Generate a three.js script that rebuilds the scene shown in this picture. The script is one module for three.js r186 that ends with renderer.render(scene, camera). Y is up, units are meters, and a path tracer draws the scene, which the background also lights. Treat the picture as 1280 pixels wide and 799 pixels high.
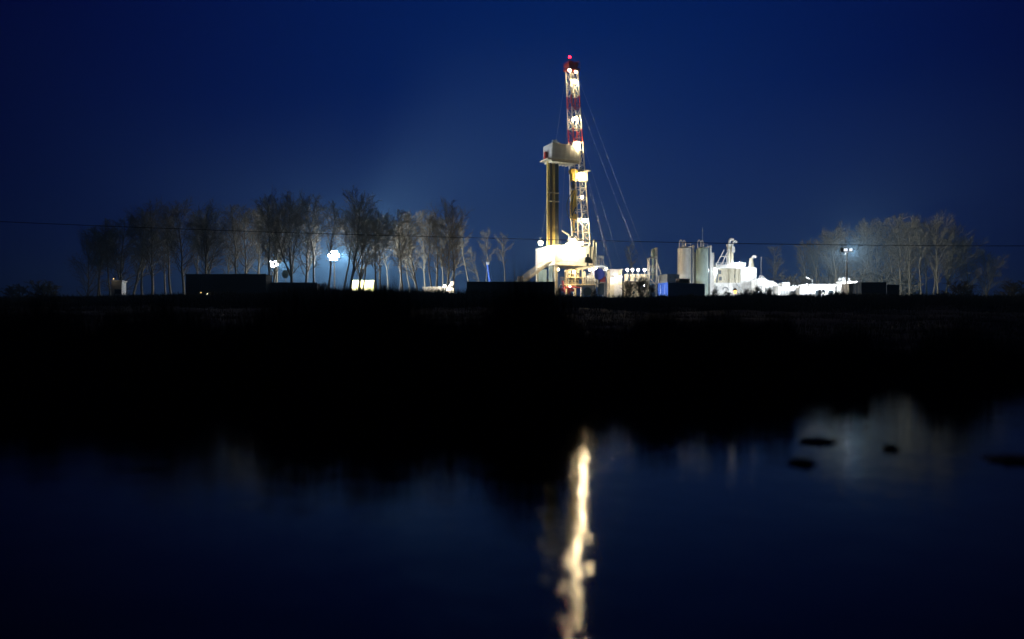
import * as THREE from 'three';
import { mergeGeometries } from 'three/addons/utils/BufferGeometryUtils.js';
import { ImprovedNoise } from 'three/addons/math/ImprovedNoise.js';

// ---------------------------------------------------------------- camera, sky, dusk sun, exposure
const EYE = 0.7, GY = 6.3, F = 1100, HZ = 430;           // eye above the pond, level of the drill site, focal length and horizon row of the photograph
const scene = new THREE.Scene();
const camera = new THREE.PerspectiveCamera(2 * Math.atan(399.5 / F) * 180 / Math.PI, 1280 / 799, 0.1, 3000);
camera.position.set(0, EYE, 0);
camera.lookAt(0, EYE, -10);
camera.setViewOffset(1280, 799, 0, 399.5 - HZ, 1280, 799);
camera.focus = 160; camera.userData.fStop = 0.6;
camera.updateProjectionMatrix();

const renderer = new THREE.WebGLRenderer({ antialias: true });
renderer.toneMapping = THREE.LinearToneMapping;
renderer.toneMappingExposure = 1;
renderer.shadowMap.enabled = true;

// deep blue dusk: the last twilight stands behind the drill site and dies away evenly all round
const glowDir = new THREE.Vector3(0.06, 0.24, -1).normalize();
{
  const W = 512, H = 256, data = new Float32Array(W * H * 4);
  for (let r = 0; r < H; r++) for (let c = 0; c < W; c++) {
    const up = ((r + 0.5) / H - 0.5) * Math.PI, az = ((c + 0.5) / W - 0.5) * 2 * Math.PI;
    const x = Math.cos(az) * Math.cos(up), y = Math.sin(up), z = Math.sin(az) * Math.cos(up);
    const cs = Math.max(-1, Math.min(1, x * glowDir.x + y * glowDir.y + z * glowDir.z));
    const g = Math.pow((1 + cs) / 2, 16), o = (r * W + c) * 4;
    data[o] = 0.0001 + 0.0003 * g; data[o + 1] = 0.0003 + 0.0145 * Math.pow(g, 1.7); data[o + 2] = 0.005 + 0.112 * g; data[o + 3] = 1;
  }
  const t = new THREE.DataTexture(data, W, H, THREE.RGBAFormat, THREE.FloatType);
  t.mapping = THREE.EquirectangularReflectionMapping; t.magFilter = THREE.LinearFilter; t.minFilter = THREE.LinearFilter; t.needsUpdate = true;
  scene.background = t; scene.environment = t;
}
const sun = new THREE.DirectionalLight(new THREE.Color(1, 0.93, 0.86), 0.001);
sun.position.copy(glowDir).multiplyScalar(300); sun.shadow.radius = 120;
Object.assign(sun.shadow.camera, { left: -150, right: 150, top: 120, bottom: -60, near: 1, far: 700 });
scene.add(sun, sun.target);
scene.fog = new THREE.FogExp2(new THREE.Color(0.34, 0.68, 1.0), 0.0012);

// ---------------------------------------------------------------- helpers
const V = (x, y, z) => new THREE.Vector3(x, y, z);
let seed = 1;
const srand = (s) => { seed = s | 0; };
const rnd = () => { seed = (seed + 0x6d2b79f5) | 0; let t = Math.imul(seed ^ (seed >>> 15), 1 | seed); t = (t + Math.imul(t ^ (t >>> 7), 61 | t)) ^ t; return ((t ^ (t >>> 14)) >>> 0) / 4294967296; };
const rr = (a, b) => a + (b - a) * rnd();
const N = new ImprovedNoise();
const S = (d) => d / F;                                     // metres per photograph pixel at a distance
const wx = (px, d) => (px - 640) * S(d);
const hy = (py, d) => EYE + (HZ - py) * S(d) - GY;          // height above the site ground
const lerp = (a, b, t) => a + (b - a) * t, clamp = (x, a = 0, b = 1) => Math.min(b, Math.max(a, x)), smooth = (t) => { t = clamp(t); return t * t * (3 - 2 * t); };
const Q = new THREE.Quaternion(), YUP = V(0, 1, 0);

function uvMetres(g, w, h, d) {                             // box faces: uv in metres
  const uv = g.attributes.uv, dims = [[d, h], [d, h], [w, d], [w, d], [w, h], [w, h]];
  for (let i = 0; i < 24; i++) { const [a, b] = dims[i >> 2]; uv.setXY(i, uv.getX(i) * a, uv.getY(i) * b); }
  return g;
}
function bx(w, h, d, x = 0, y = 0, z = 0, rx = 0, ry = 0, rz = 0) {
  const g = uvMetres(new THREE.BoxGeometry(w, h, d), w, h, d);
  if (rx || ry || rz) g.applyMatrix4(new THREE.Matrix4().makeRotationFromEuler(new THREE.Euler(rx, ry, rz)));
  return g.translate(x, y, z);
}
const span = (x0, x1, y0, y1, z0, z1) => bx(x1 - x0, y1 - y0, z1 - z0, (x0 + x1) / 2, (y0 + y1) / 2, (z0 + z1) / 2);
function bar(p, q, r, sides = 6, r1 = r) {
  const v = q.clone().sub(p), l = v.length(), g = new THREE.CylinderGeometry(r1, r, l, sides);
  g.applyQuaternion(Q.setFromUnitVectors(YUP, v.normalize()));
  return g.translate((p.x + q.x) / 2, (p.y + q.y) / 2, (p.z + q.z) / 2);
}
const cyl = (r0, r1, h, x, y, z, seg = 20, open = false) => new THREE.CylinderGeometry(r1, r0, h, seg, 1, open).translate(x, y + h / 2, z);
const tube = (pts, r, segs = 16, sides = 8) => new THREE.TubeGeometry(new THREE.CatmullRomCurve3(pts), segs, r, sides);
const merge = (list) => {
  list = [].concat(list).map((g) => { const n = g.index ? g.toNonIndexed() : g; for (const k of Object.keys(n.attributes)) if (!['position', 'normal', 'uv'].includes(k)) n.deleteAttribute(k); return n; });
  return list.length === 1 ? list[0] : mergeGeometries(list);
};
const taken = new Map();
function numbered(name) { const n = taken.get(name) ?? 0; taken.set(name, n + 1); return n ? name + '_' + String(n).padStart(3, '0') : name; }
function tag(o, label, category, group, kind) { o.userData = {}; if (label) o.userData.label = label; if (category) o.userData.category = category; if (group) o.userData.group = group; if (kind) o.userData.kind = kind; return o; }
function thing(name, label, category, [x, y, z], turn = 0, group) {
  const o = new THREE.Group(); o.name = numbered(name); o.position.set(x, y, z); o.rotation.y = turn; scene.add(o);
  return tag(o, label, category, group);
}
function part(name, geos, mat, parent, label) {
  const m = new THREE.Mesh(merge(geos), mat); m.name = name; parent.add(m);
  if (label) m.userData.label = label;
  return m;
}
function copyThing(src, label, [x, y, z], turn = 0, scale = 1) {
  const c = src.clone(); c.name = numbered(src.name); c.userData = { ...src.userData, label };
  c.position.set(x, y, z); c.rotation.y = turn; Array.isArray(scale) ? c.scale.set(...scale) : c.scale.setScalar(scale); scene.add(c); return c;
}

// ---------------------------------------------------------------- materials
function noiseTexture(size, f, srgb = true) {
  const d = new Uint8Array(size * size * 4);
  for (let y = 0; y < size; y++) for (let x = 0; x < size; x++) {
    const c = f(x / size, y / size), o = (y * size + x) * 4;
    for (let k = 0; k < 3; k++) d[o + k] = clamp(Array.isArray(c) ? c[k] : c) * 255;
    d[o + 3] = 255;
  }
  const t = new THREE.DataTexture(d, size, size); t.wrapS = t.wrapT = THREE.RepeatWrapping; t.magFilter = THREE.LinearFilter; t.minFilter = THREE.LinearMipmapLinearFilter; t.generateMipmaps = true;
  if (srgb) t.colorSpace = THREE.SRGBColorSpace; t.needsUpdate = true; return t;
}
// tiling fractal noise
const tn = (u, v, f, s) => { const w = (x, y) => N.noise(x * f, y * f, s); const a = w(u, v), b = w(u - 1, v), c = w(u, v - 1), d = w(u - 1, v - 1); return lerp(lerp(a, b, u), lerp(c, d, u), v); };
const fbm = (u, v, f, s) => tn(u, v, f, s) + 0.5 * tn(u, v, f * 2, s + 7) + 0.25 * tn(u, v, f * 4, s + 13);
const grime = noiseTexture(256, (u, v) => { const a = fbm(u, v, 5, 3), b = fbm(u, v, 22, 9), st = tn(u, v * 0.02 + 0.3, 40, 5); const k = 0.93 + 0.12 * a - 0.16 * clamp(b * 1.2 - 0.25) - 0.1 * clamp(st - 0.15); return [k, k * 0.985, k * 0.96]; });
const rusty = noiseTexture(256, (u, v) => { const a = fbm(u, v, 4, 21), b = fbm(u, v, 18, 29), r = smooth((a + 0.6 * b - 0.32) * 4); return [lerp(0.95, 0.62, r), lerp(0.94, 0.42, r), lerp(0.92, 0.3, r)]; });
const earth = noiseTexture(512, (u, v) => { const a = fbm(u, v, 6, 41), b = fbm(u, v, 40, 49), k = 0.75 + 0.3 * a + 0.3 * b; return [k, k * 0.97, k * 0.88]; });
const bark = noiseTexture(256, (u, v) => { const a = fbm(u, v, 8, 61), b = tn(u * 0.3, v, 50, 67), k = 0.8 + 0.25 * a - 0.45 * clamp(b * 2 - 0.35); return [k, k * 0.97, k * 0.9]; });
const ripple = noiseTexture(512, (u, v) => 0.5 + 0.16 * tn(u, v, 3, 81) + 0.16 * tn(u, v, 9, 85) + 0.11 * tn(u, v, 24, 89) + 0.085 * tn(u, v, 52, 93), false);
const rep = (t, n) => { const c = t.clone(); c.repeat.set(n, n); c.needsUpdate = true; return c; };
const g4 = rep(grime, 0.25), r4 = rep(rusty, 0.3);
const paint = (r, g, b, rough = 0.55, metal = 0, map = g4) => new THREE.MeshStandardMaterial({ color: new THREE.Color().setRGB(r, g, b), roughness: rough, metalness: metal, map });
const glow = (r, g, b, k) => new THREE.MeshStandardMaterial({ color: 0x111111, emissive: new THREE.Color().setRGB(r, g, b), emissiveIntensity: k });
const M = {
  white: paint(0.74, 0.74, 0.72), wall: paint(0.7, 0.73, 0.74, 0.5), cream: paint(0.66, 0.6, 0.44), beige: paint(0.5, 0.46, 0.34, 0.6, 0, r4), grey: paint(0.3, 0.31, 0.31), dark: paint(0.06, 0.065, 0.07),
  steel: paint(0.34, 0.35, 0.36, 0.4, 0.6), galv: paint(0.5, 0.52, 0.53, 0.45, 0.5), red: paint(0.46, 0.035, 0.02), yellow: paint(0.72, 0.52, 0.03), mastWhite: paint(0.72, 0.7, 0.64),
  pipeYellow: paint(0.6, 0.48, 0.13, 0.5, 0), pipeBrown: paint(0.1, 0.055, 0.03, 0.6, 0, r4), pipeGrey: paint(0.1, 0.105, 0.105, 0.5, 0.2), green: paint(0.2, 0.24, 0.19), navy: paint(0.025, 0.04, 0.085, 0.9, 0, r4), blue: paint(0.035, 0.1, 0.42, 0.95, 0, r4),
  slate: paint(0.1, 0.14, 0.21, 0.9, 0, r4), machineBlue: paint(0.03, 0.05, 0.45), machineRed: paint(0.32, 0.03, 0.04), silo: paint(0.3, 0.39, 0.35, 0.5), siloWhite: paint(0.66, 0.66, 0.62, 0.42), brown: paint(0.1, 0.055, 0.035, 0.7, 0, r4), cabinYellow: paint(0.74, 0.62, 0.2),
  rubber: paint(0.025, 0.025, 0.025, 0.8), glass: new THREE.MeshStandardMaterial({ color: new THREE.Color().setRGB(0.02, 0.025, 0.03), roughness: 0.08 }), cable: paint(0.02, 0.02, 0.022, 0.7), wire: paint(0.36, 0.36, 0.36, 0.4, 0.5), wood: paint(0.09, 0.065, 0.045, 0.9, 0, bark),
  warm: glow(1, 0.78, 0.45, 320), warmSoft: glow(1, 0.76, 0.42, 60), cool: glow(0.82, 0.9, 1, 300), dimLens: glow(0.85, 0.92, 1, 1.6), pale: glow(1, 0.93, 0.9, 30), redGlow: glow(1, 0.004, 0.012, 45), orange: glow(1, 0.36, 0.03, 12), violet: glow(0.35, 0.25, 1, 8), amber: glow(1, 0.7, 0.3, 2.5), ember: glow(1, 0.03, 0.05, 0.25),
};
const WARM = new THREE.Color(1, 0.74, 0.4), COOL = new THREE.Color(0.82, 0.9, 1), PALE = new THREE.Color(1, 0.91, 0.76);
function point(parent, x, y, z, color, cd, radius = 8) { const l = new THREE.PointLight(color, cd); l.position.set(x, y, z); l.shadow.radius = radius; l.name = 'lamp'; parent.add(l); return l; }
function spot(parent, x, y, z, tx, ty, tz, color, cd, angle = 1.1, radius = 10) {
  const l = new THREE.SpotLight(color, cd, 0, angle, 0.5); l.position.set(x, y, z); l.target.position.set(tx, ty, tz); l.shadow.radius = radius; l.name = 'lamp'; parent.add(l, l.target); return l;
}
// a caged bulkhead lamp: bracket and hood, with a glowing bulb and its light
const bulbGeo = new THREE.SphereGeometry(0.23, 16, 12), hoodGeo = merge([new THREE.SphereGeometry(0.34, 14, 6, 0, Math.PI * 2, 0, 1.15).translate(0, 0.02, 0), cyl(0.05, 0.05, 0.3, 0, 0.3, 0, 8), bx(0.3, 0.05, 0.3, 0, 0.62, 0)]);
function bulkhead(parent, x, y, z, glowMat, color, cd, size = 1) {
  const h = new THREE.Mesh(hoodGeo, M.grey); h.name = 'floodlight'; h.position.set(x, y, z); h.scale.setScalar(size); parent.add(h);
  const b = new THREE.Mesh(bulbGeo, glowMat); b.name = 'lamp_bulb'; h.add(b);
  if (cd) point(h, 0, 0, 0, color, cd);
  return h;
}

// ---------------------------------------------------------------- terrain and water
const SHORE = [[-2000, 17], [-400, 16], [0, 14], [130, 12.5], [300, 13.2], [450, 12], [560, 10.5], [640, 10], [700, 10.3], [740, 12.2], [790, 13.6], [850, 14], [900, 14], [970, 14.4], [1010, 16.2], [1060, 16.5], [1120, 17.5], [1180, 15], [1240, 17], [1300, 19], [1700, 20], [3500, 22]];
function shore(x, d) {
  const X = 640 + F * x / Math.max(d, 4);
  let i = 1; while (i < SHORE.length - 1 && SHORE[i][0] < X) i++;
  const [a, da] = SHORE[i - 1], [b, db] = SHORE[i];
  return lerp(da, db, smooth((X - a) / (b - a))) + 0.5 * N.noise(x * 0.7, d * 0.7, 3) + 0.25 * N.noise(x * 2.3, d * 2.3, 8);
}
function ground(x, z) {
  const d = -z, s = shore(x, d), rough = 0.1 * N.noise(x * 0.9, z * 0.9, 1) + 0.25 * N.noise(x * 0.16, z * 0.16, 5);
  if (d < 1.3) return Math.min(0.3, -0.35 + (1.3 - d) * 0.5) + (d < 0 ? 0.15 * rough : 0);
  if (d < s) return -Math.min(0.5, (s - d) * 0.4) - 0.02;
  const t = clamp((d - s) / (100 - s)), crest = 5.75 + 0.5 * N.noise(x * 0.03, 2.5, 0);
  const bank = 0.16 * (1 - Math.exp(-(d - s) / 0.7)) + (crest - 0.16) * Math.pow(t, 1.15);
  const y = lerp(bank, GY, smooth((d - 100) / 12));
  const k = smooth((d - s) / 3) * (1 - 0.92 * smooth((d - 104) / 8));
  return y + rough * k - 0.06 * smooth((d - 104) / 8);
}
{
  const xs = [], ds = [];
  for (let i = 0; i <= 230; i++) { const u = i / 115 - 1; xs.push(Math.sinh(u * 4.4) / Math.sinh(4.4) * 900); }
  for (let i = 0; i <= 230; i++) { const u = i / 230; ds.push(i < 30 ? -60 + i * 2.05 : 1.5 + (Math.exp((i - 30) / 200 * 5.4) - 1) / (Math.exp(5.4) - 1) * 1300); }
  const pos = [], uv = [], idx = [], w = xs.length;
  for (const d of ds) for (const x of xs) { pos.push(x, ground(x, -d), -d); uv.push(x / 4, d / 4); }
  for (let j = 0; j < ds.length - 1; j++) for (let i = 0; i < w - 1; i++) { const a = j * w + i; idx.push(a, a + 1, a + w, a + 1, a + w + 1, a + w); }
  const g = new THREE.BufferGeometry(); g.setAttribute('position', new THREE.Float32BufferAttribute(pos, 3)); g.setAttribute('uv', new THREE.Float32BufferAttribute(uv, 2)); g.setIndex(idx); g.computeVertexNormals();
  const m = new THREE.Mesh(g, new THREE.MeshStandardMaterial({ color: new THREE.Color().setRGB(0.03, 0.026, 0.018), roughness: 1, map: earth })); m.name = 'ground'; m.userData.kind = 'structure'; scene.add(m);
  const pg = new THREE.PlaneGeometry(260, 90, 1, 1).rotateX(-Math.PI / 2).translate(0, 0, -42), p = pg.attributes.position, u2 = pg.attributes.uv;
  for (let i = 0; i < p.count; i++) u2.setXY(i, p.getX(i) / 2.6, p.getZ(i) / 2.6);
  const pond = new THREE.Mesh(pg, new THREE.MeshPhysicalMaterial({ color: new THREE.Color().setRGB(0.003, 0.004, 0.006), roughness: 0.055, ior: 1.16, bumpMap: ripple, bumpScale: 0.009 })); pond.name = 'pond'; pond.userData.kind = 'structure'; scene.add(pond);
}

// ---------------------------------------------------------------- the drilling rig
const RIGD = 160;
const rig = thing('drilling_rig', 'tall floodlit drilling rig with white walled floor and red and white lattice mast', 'drilling rig', [wx(707, RIGD), GY, -RIGD], 25 * Math.PI / 180);
{
  const H = (py) => hy(py, RIGD), fl = H(330), top = H(310);
  // corrugated wall: panel with ribs, each panel its own part
  const wallRun = (name, p, q, y0, y1, n, mat, parent) => {
    for (let i = 0; i < n; i++) {
      const a = p.clone().lerp(q, i / n), b = p.clone().lerp(q, (i + 1) / n), l = a.distanceTo(b), ry = -Math.atan2(b.z - a.z, b.x - a.x), c = a.clone().add(b).multiplyScalar(0.5), geos = [bx(l - 0.03, y1 - y0, 0.06, 0, 0, 0)];
      for (let k = 0; k < 5; k++) geos.push(bx(0.09, y1 - y0 - 0.1, 0.05, (k + 0.5) / 5 * l - l / 2, 0, 0.05));
      const g = merge(geos).rotateY(ry).translate(c.x, (y0 + y1) / 2, c.z);
      part(name, g, mat, parent);
    }
  };
  const x0 = -4.15, x1 = 4.15, z0 = -3.8, z1 = 3.8;
  part('rig_floor', [span(x0, x1, fl - 0.5, fl, z0, z1), span(x0 - 0.12, x1 + 0.12, fl - 0.62, fl - 0.42, z1 - 0.1, z1 + 0.14), span(x0 - 0.14, x0 + 0.1, fl - 0.62, fl - 0.42, z0, z1 - 0.12)], M.mastWhite, rig);
  wallRun('wind_wall_panel', V(x0, 0, z1), V(x1, 0, z1), fl + 0.02, top, 7, M.wall, rig);
  wallRun('wind_wall_panel', V(x0, 0, z0), V(x0, 0, z1 - 0.08), fl + 0.02, top, 6, M.white, rig);
  wallRun('wind_wall_panel', V(x1, 0, z0), V(x0, 0, z0), fl + 0.02, top, 6, M.wall, rig);
  // substructure
  for (const [x, z] of [[x0 + 0.25, z1 - 0.25], [x1 - 0.25, z1 - 0.25], [x0 + 0.25, z0 + 0.25], [x1 - 0.25, z0 + 0.25]]) part('substructure_column', [bx(0.5, fl - 0.62, 0.5, x, (fl - 0.62) / 2, z), bx(0.8, 0.3, 0.8, x, 0.16, z)], M.cream, rig);
  const dz = [bar(V(x0 + 0.25, 0.4, z0 + 0.4), V(x0 + 0.25, fl - 0.8, z1 - 0.6), 0.14), bar(V(x0 + 0.25, fl - 0.8, z0 + 0.4), V(x0 + 0.25, 0.4, z1 - 0.6), 0.14)];
  part('substructure_brace', dz, M.cream, rig);
  part('substructure_brace', [bar(V(x0 + 0.5, fl - 1, z0 + 0.3), V(x1 - 0.5, 0.5, z0 + 0.3), 0.13), bar(V(x0 + 0.5, 0.5, z0 + 0.3), V(x1 - 0.5, fl - 1, z0 + 0.3), 0.13)], M.cream, rig);
  part('side_panel', [span(x0 - 0.05, x0 + 0.03, 2, fl - 0.7, 1.4, 3.1), span(x0 - 0.09, x0 - 0.05, 2, fl - 0.7, 2.1, 2.25)], M.green, rig);
  part('side_panel', [span(x0 - 0.05, x0 + 0.03, 2.4, fl - 1.2, -2.6, 0.6), span(x0 - 0.09, x0 - 0.05, 2.4, fl - 1.2, -1.2, -1.0)], M.green, rig);
  // blow-out stack and mud line under the floor
  part('blowout_preventer', [cyl(0.45, 0.45, 1.2, 0.4, 2, 0.2), cyl(0.62, 0.62, 0.35, 0.4, 3.2, 0.2), cyl(0.5, 0.5, 1.3, 0.4, 3.55, 0.2), cyl(0.65, 0.65, 0.3, 0.4, 4.85, 0.2), cyl(0.3, 0.3, 3, 0.4, 5.1, 0.2), bx(2.4, 0.5, 0.5, 0.4, 4.2, 0.2)], M.machineRed, rig);
  // stair to the left
  const st = [], sx = x0 - 0.2, top0 = V(sx, fl, 2.3), bot0 = V(sx - 12.4, 0.1, 2.3);
  for (const s of [-0.45, 0.45]) st.push(beamZ(top0, bot0, s, 0.08, 0.32));
  function beamZ(p, q, s, w, h) { const v = q.clone().sub(p), l = v.length(), a = Math.atan2(v.y, v.x); return bx(l, h, w, 0, 0, 0, 0, 0, a).translate((p.x + q.x) / 2, (p.y + q.y) / 2, (p.z + q.z) / 2 + s); }
  const stair = part('stair', st, M.cream, rig);
  for (let i = 1; i < 34; i++) { const p = top0.clone().lerp(bot0, i / 34); part('step', [bx(0.28, 0.04, 0.84, p.x, p.y, p.z)], M.galv, stair); }
  const rail = []; for (const s of [-0.47, 0.47]) { for (const o of [0.55, 1.05]) rail.push(bar(top0.clone().add(V(0, o, s)), bot0.clone().add(V(0, o, s)), 0.035)); for (let i = 0; i <= 9; i++) { const p = top0.clone().lerp(bot0, i / 9); rail.push(bar(V(p.x, p.y, p.z + s), V(p.x, p.y + 1.05, p.z + s), 0.035)); } }
  part('handrail', rail, M.cream, stair);

  // mast
  const mb = V(2.9, fl, 1.0), mt = V(0.78, H(90), 0.9), at = (t) => mb.clone().lerp(mt, t), hw = (t) => lerp(1.25, 0.8, Math.min(1, t * 1.1)), tOf = (py) => (H(py) - mb.y) / (mt.y - mb.y);
  const corner = (t, i) => { const c = at(t), w = hw(t); return V(c.x + (i & 1 ? w : -w), c.y, c.z + (i & 2 ? w : -w)); };
  const bands = [[330, 250, M.mastWhite], [250, 178, M.mastWhite], [178, 162, M.red], [162, 136, M.mastWhite], [136, 121, M.red], [121, 90, M.mastWhite]];
  for (const [a, b, mat] of bands) {
    const ta = tOf(a), tb = tOf(b), n = Math.max(1, Math.round((tb - ta) * 17)), br = [];
    for (let i = 0; i < 4; i++) part('mast_leg', bar(corner(ta, i), corner(tb, i), 0.13, 8), mat, rig);
    for (let k = 0; k < n; k++) {
      const t0 = lerp(ta, tb, k / n), t1 = lerp(ta, tb, (k + 1) / n);
      for (const [i, j] of [[0, 1], [1, 3], [3, 2], [2, 0]]) {
        br.push(bar(corner(t0, i), corner(t0, j), 0.06, 6));
        if (i === 2 && j === 0 && b > 160) continue;      // open face towards the racked pipe
        br.push(bar(corner(t0, k % 2 ? i : j), corner(t1, k % 2 ? j : i), 0.06, 6));
      }
    }
    part('mast_bracing', br, mat, rig);
  }
  // ladder with cage rungs on the right of the mast
  { const l = []; for (let k = 0; k < 70; k++) { const t = k / 72, c = corner(t, 1); l.push(bx(0.34, 0.03, 0.03, c.x + 0.32, c.y, c.z)); } for (const o of [0.15, 0.5]) l.push(bar(corner(0, 1).add(V(o, 0, 0)), corner(0.97, 1).add(V(o, 0, 0)), 0.03)); part('ladder', l, M.galv, rig);
    for (let k = 0; k < 9; k++) { const c = corner(0.06 + k * 0.042, 1); part('hose_bracket', [bx(0.7, 0.12, 0.12, c.x + 0.75, c.y, c.z), bx(0.1, 0.3, 0.1, c.x + 1.05, c.y + 0.12, c.z)], M.galv, rig); } }
  // crown
  { const c = at(1), y = c.y; part('crown_block', [bx(2.3, 0.35, 2.1, c.x, y + 0.18, c.z), bx(1.6, 0.75, 1.3, c.x, y + 0.75, c.z), bar(V(c.x - 0.55, y + 1.0, c.z - 0.9), V(c.x - 0.55, y + 1.0, c.z + 0.9), 0.55, 18), bar(V(c.x + 0.45, y + 1.0, c.z - 0.9), V(c.x + 0.45, y + 1.0, c.z + 0.9), 0.45, 18)], M.red, rig);
    const rl = []; for (const [a, b] of [[-1.15, -1.05], [1.15, -1.05], [1.15, 1.05], [-1.15, 1.05]]) rl.push(bar(V(c.x + a, y + 0.35, c.z + b), V(c.x + a, y + 1.45, c.z + b), 0.04)); for (const h of [0.9, 1.45]) rl.push(bar(V(c.x - 1.15, y + h, c.z + 1.05), V(c.x + 1.15, y + h, c.z + 1.05), 0.04), bar(V(c.x - 1.15, y + h, c.z - 1.05), V(c.x - 1.15, y + h, c.z + 1.05), 0.04), bar(V(c.x + 1.15, y + h, c.z - 1.05), V(c.x + 1.15, y + h, c.z + 1.05), 0.04));
    part('crown_rail', rl, M.red, rig);
    const bc = part('beacon_mount', [cyl(0.06, 0.06, 0.7, c.x - 0.85, y + 1.3, c.z + 0.8, 8), cyl(0.16, 0.16, 0.1, c.x - 0.85, y + 1.95, c.z + 0.8, 10)], M.dark, rig);
    const bl = new THREE.Mesh(new THREE.SphereGeometry(0.24, 14, 12), M.redGlow); bl.name = 'beacon_light'; bl.position.set(c.x - 0.85, y + 2.2, c.z + 0.8); bc.add(bl); point(bl, 0, 0, 0, new THREE.Color(1, 0.006, 0.02), 420);
    const bl2 = new THREE.Mesh(new THREE.SphereGeometry(0.12, 12, 10), M.ember); bl2.name = 'beacon_light'; bl2.position.set(c.x + 0.9, y + 1.6, c.z + 0.8); bc.add(bl2);
  }
  // racking board with its wind wall
  { const ax = -4.21, bxr = 1.5, az = -0.6, bz = 2.5, y0 = H(202), y1 = H(185.5);
    part('racking_board', [span(ax - 0.75, bxr, y0 - 0.45, y0 - 0.25, az, bz + 0.1), ...[0, 1, 2, 3, 4, 5, 6, 7].map((k) => span(ax + 0.2 + k * 0.7, ax + 0.32 + k * 0.7, y0 - 0.85, y0 - 0.46, az + 0.1, bz)), span(ax, bxr, y0 - 0.75, y0 - 0.5, bz - 0.06, bz + 0.06)], M.cream, rig);
    wallRun('racking_wall_panel', V(ax, 0, bz), V(bxr, 0, bz), y0 - 0.2, y1, 6, M.wall, rig);
    wallRun('racking_wall_panel', V(ax, 0, az), V(ax, 0, bz - 0.08), y0 - 0.2, y1, 3, M.wall, rig);
    wallRun('racking_wall_panel', V(bxr, 0, az), V(ax, 0, az), y0 - 0.2, y1, 6, M.wall, rig);
    part('wall_edge', [span(ax + 0.1, ax + 0.28, y0 - 0.2, y1 + 0.1, bz + 0.1, bz + 0.16), span(bxr - 0.1, bxr + 0.1, y0 - 0.6, y1 + 0.06, bz - 0.1, bz + 0.2), span(ax, bxr, y1, y1 + 0.1, bz - 0.05, bz + 0.14)], M.white, rig);
    part('winch', [bar(V(-3.6, y1 + 0.5, 1.6), V(-2.7, y1 + 0.5, 1.6), 0.35, 14), bx(1.5, 0.2, 1, -3.2, y1 + 0.12, 1.5), bar(V(-3.9, y1 + 0.1, 1.7), V(-2.8, y1 + 1.0, 1.7), 0.06), bx(0.5, 0.5, 0.5, -2.3, y1 + 0.3, 1.5)], M.slate, rig);
    part('warning_board', [bx(0.5, 1.1, 0.6, ax - 0.45, y0 + 0.5, 1.2)], M.red, rig);
    part('mast_clamp', [span(1.4, 3.4, H(228), H(213), 1.6, 2.1), span(2.9, 3.9, H(214.5), H(213.2), 0, 2.3)], M.mastWhite, rig);
  }
  // travelling block, hook and hoses in the open face
  { const tb = part('travelling_block', [bx(0.95, 2.0, 0.9, 0.75, H(221), 1.6), bar(V(0.45, H(216.5), 1.15), V(0.45, H(216.5), 2.05), 0.5, 16), bar(V(0.95, H(216.5), 1.15), V(0.95, H(216.5), 2.05), 0.5, 16)], M.yellow, rig);
    part('hook', [bar(V(0.75, H(228), 1.6), V(0.75, H(233), 1.6), 0.2), bx(0.6, 0.7, 0.5, 0.75, H(235), 1.6)], M.dark, tb);
    part('top_drive', [bx(0.9, 3.0, 0.9, 0.85, H(250), 1.6), bx(0.5, 2.2, 0.5, 0.35, H(262), 1.6), bar(V(0.85, H(260), 1.6), V(0.85, H(292), 1.6), 0.15), bx(1.3, 0.9, 0.8, 0.9, H(272), 1.6)], M.yellow, rig);
    part('mud_hose', [tube([V(0.5, H(240), 1.9), V(-0.6, H(252), 2.1), V(-0.9, H(262), 2.1), V(-0.3, H(275), 2.1), V(0.9, H(262), 2), V(1.7, H(250), 1.9)], 0.1, 40), tube([V(1.0, H(236), 1.9), V(0.2, H(256), 2.1), V(0.1, H(272), 2.1), V(0.5, H(290), 2.0)], 0.09, 30), tube([V(1.2, H(234), 1.9), V(1.2, H(262), 2.1), V(1.6, H(290), 2.0)], 0.09, 20)], M.rubber, rig);
    part('drill_line', [0.45, 0.6, 0.75, 0.9, 1.05].map((x) => bar(V(x, H(216), 1.5), V(at(1).x - 0.45 + x * 0.4, H(86), 1.1), 0.025)), M.steel, rig);
    part('standpipe', [bar(V(3.5, H(352), z1 + 0.5), V(3.5, H(302), z1 + 0.5), 0.24, 10)], M.dark, rig);
    part('pipe_arm', [bar(V(-1.9, H(291), 2.2), V(-0.4, H(296), 2.2), 0.14), bx(0.9, 1.7, 0.7, 0, H(303), 2.2), bar(V(-0.2, H(297), 2.2), V(0.2, H(309), 2.2), 0.2)], M.white, rig);
  }
  // bracing frame at the mast foot, driller's cabin, drawworks (their tops look over the wall)
  part('drillers_cabin', [span(-2.2, 0.4, fl + 0.02, fl + 2.5, -3.2, -1.2)], M.white, rig);
  part('drawworks', [span(1.2, 3.8, fl + 0.02, fl + 2.0, -3.2, -1.4), bar(V(1.4, fl + 2.2, -2.3), V(3.6, fl + 2.2, -2.3), 0.7, 18)], M.yellow, rig);
  part('aerial', [bar(V(4.35, H(330), 3.6), V(4.35, H(306), 3.6), 0.05), bx(0.16, 0.5, 0.16, 4.35, H(306), 3.6)], M.galv, rig);
  // floodlights of mast and floor
  const L = (px, py, lz, mat, col, cd, s = 1) => { const dx = (px - 707) * S(RIGD), c = Math.cos(25 * Math.PI / 180), sn = Math.sin(25 * Math.PI / 180), lx = (dx - lz * sn) / c; return bulkhead(rig, lx, H(py), lz, mat, col, cd, s); };
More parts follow.
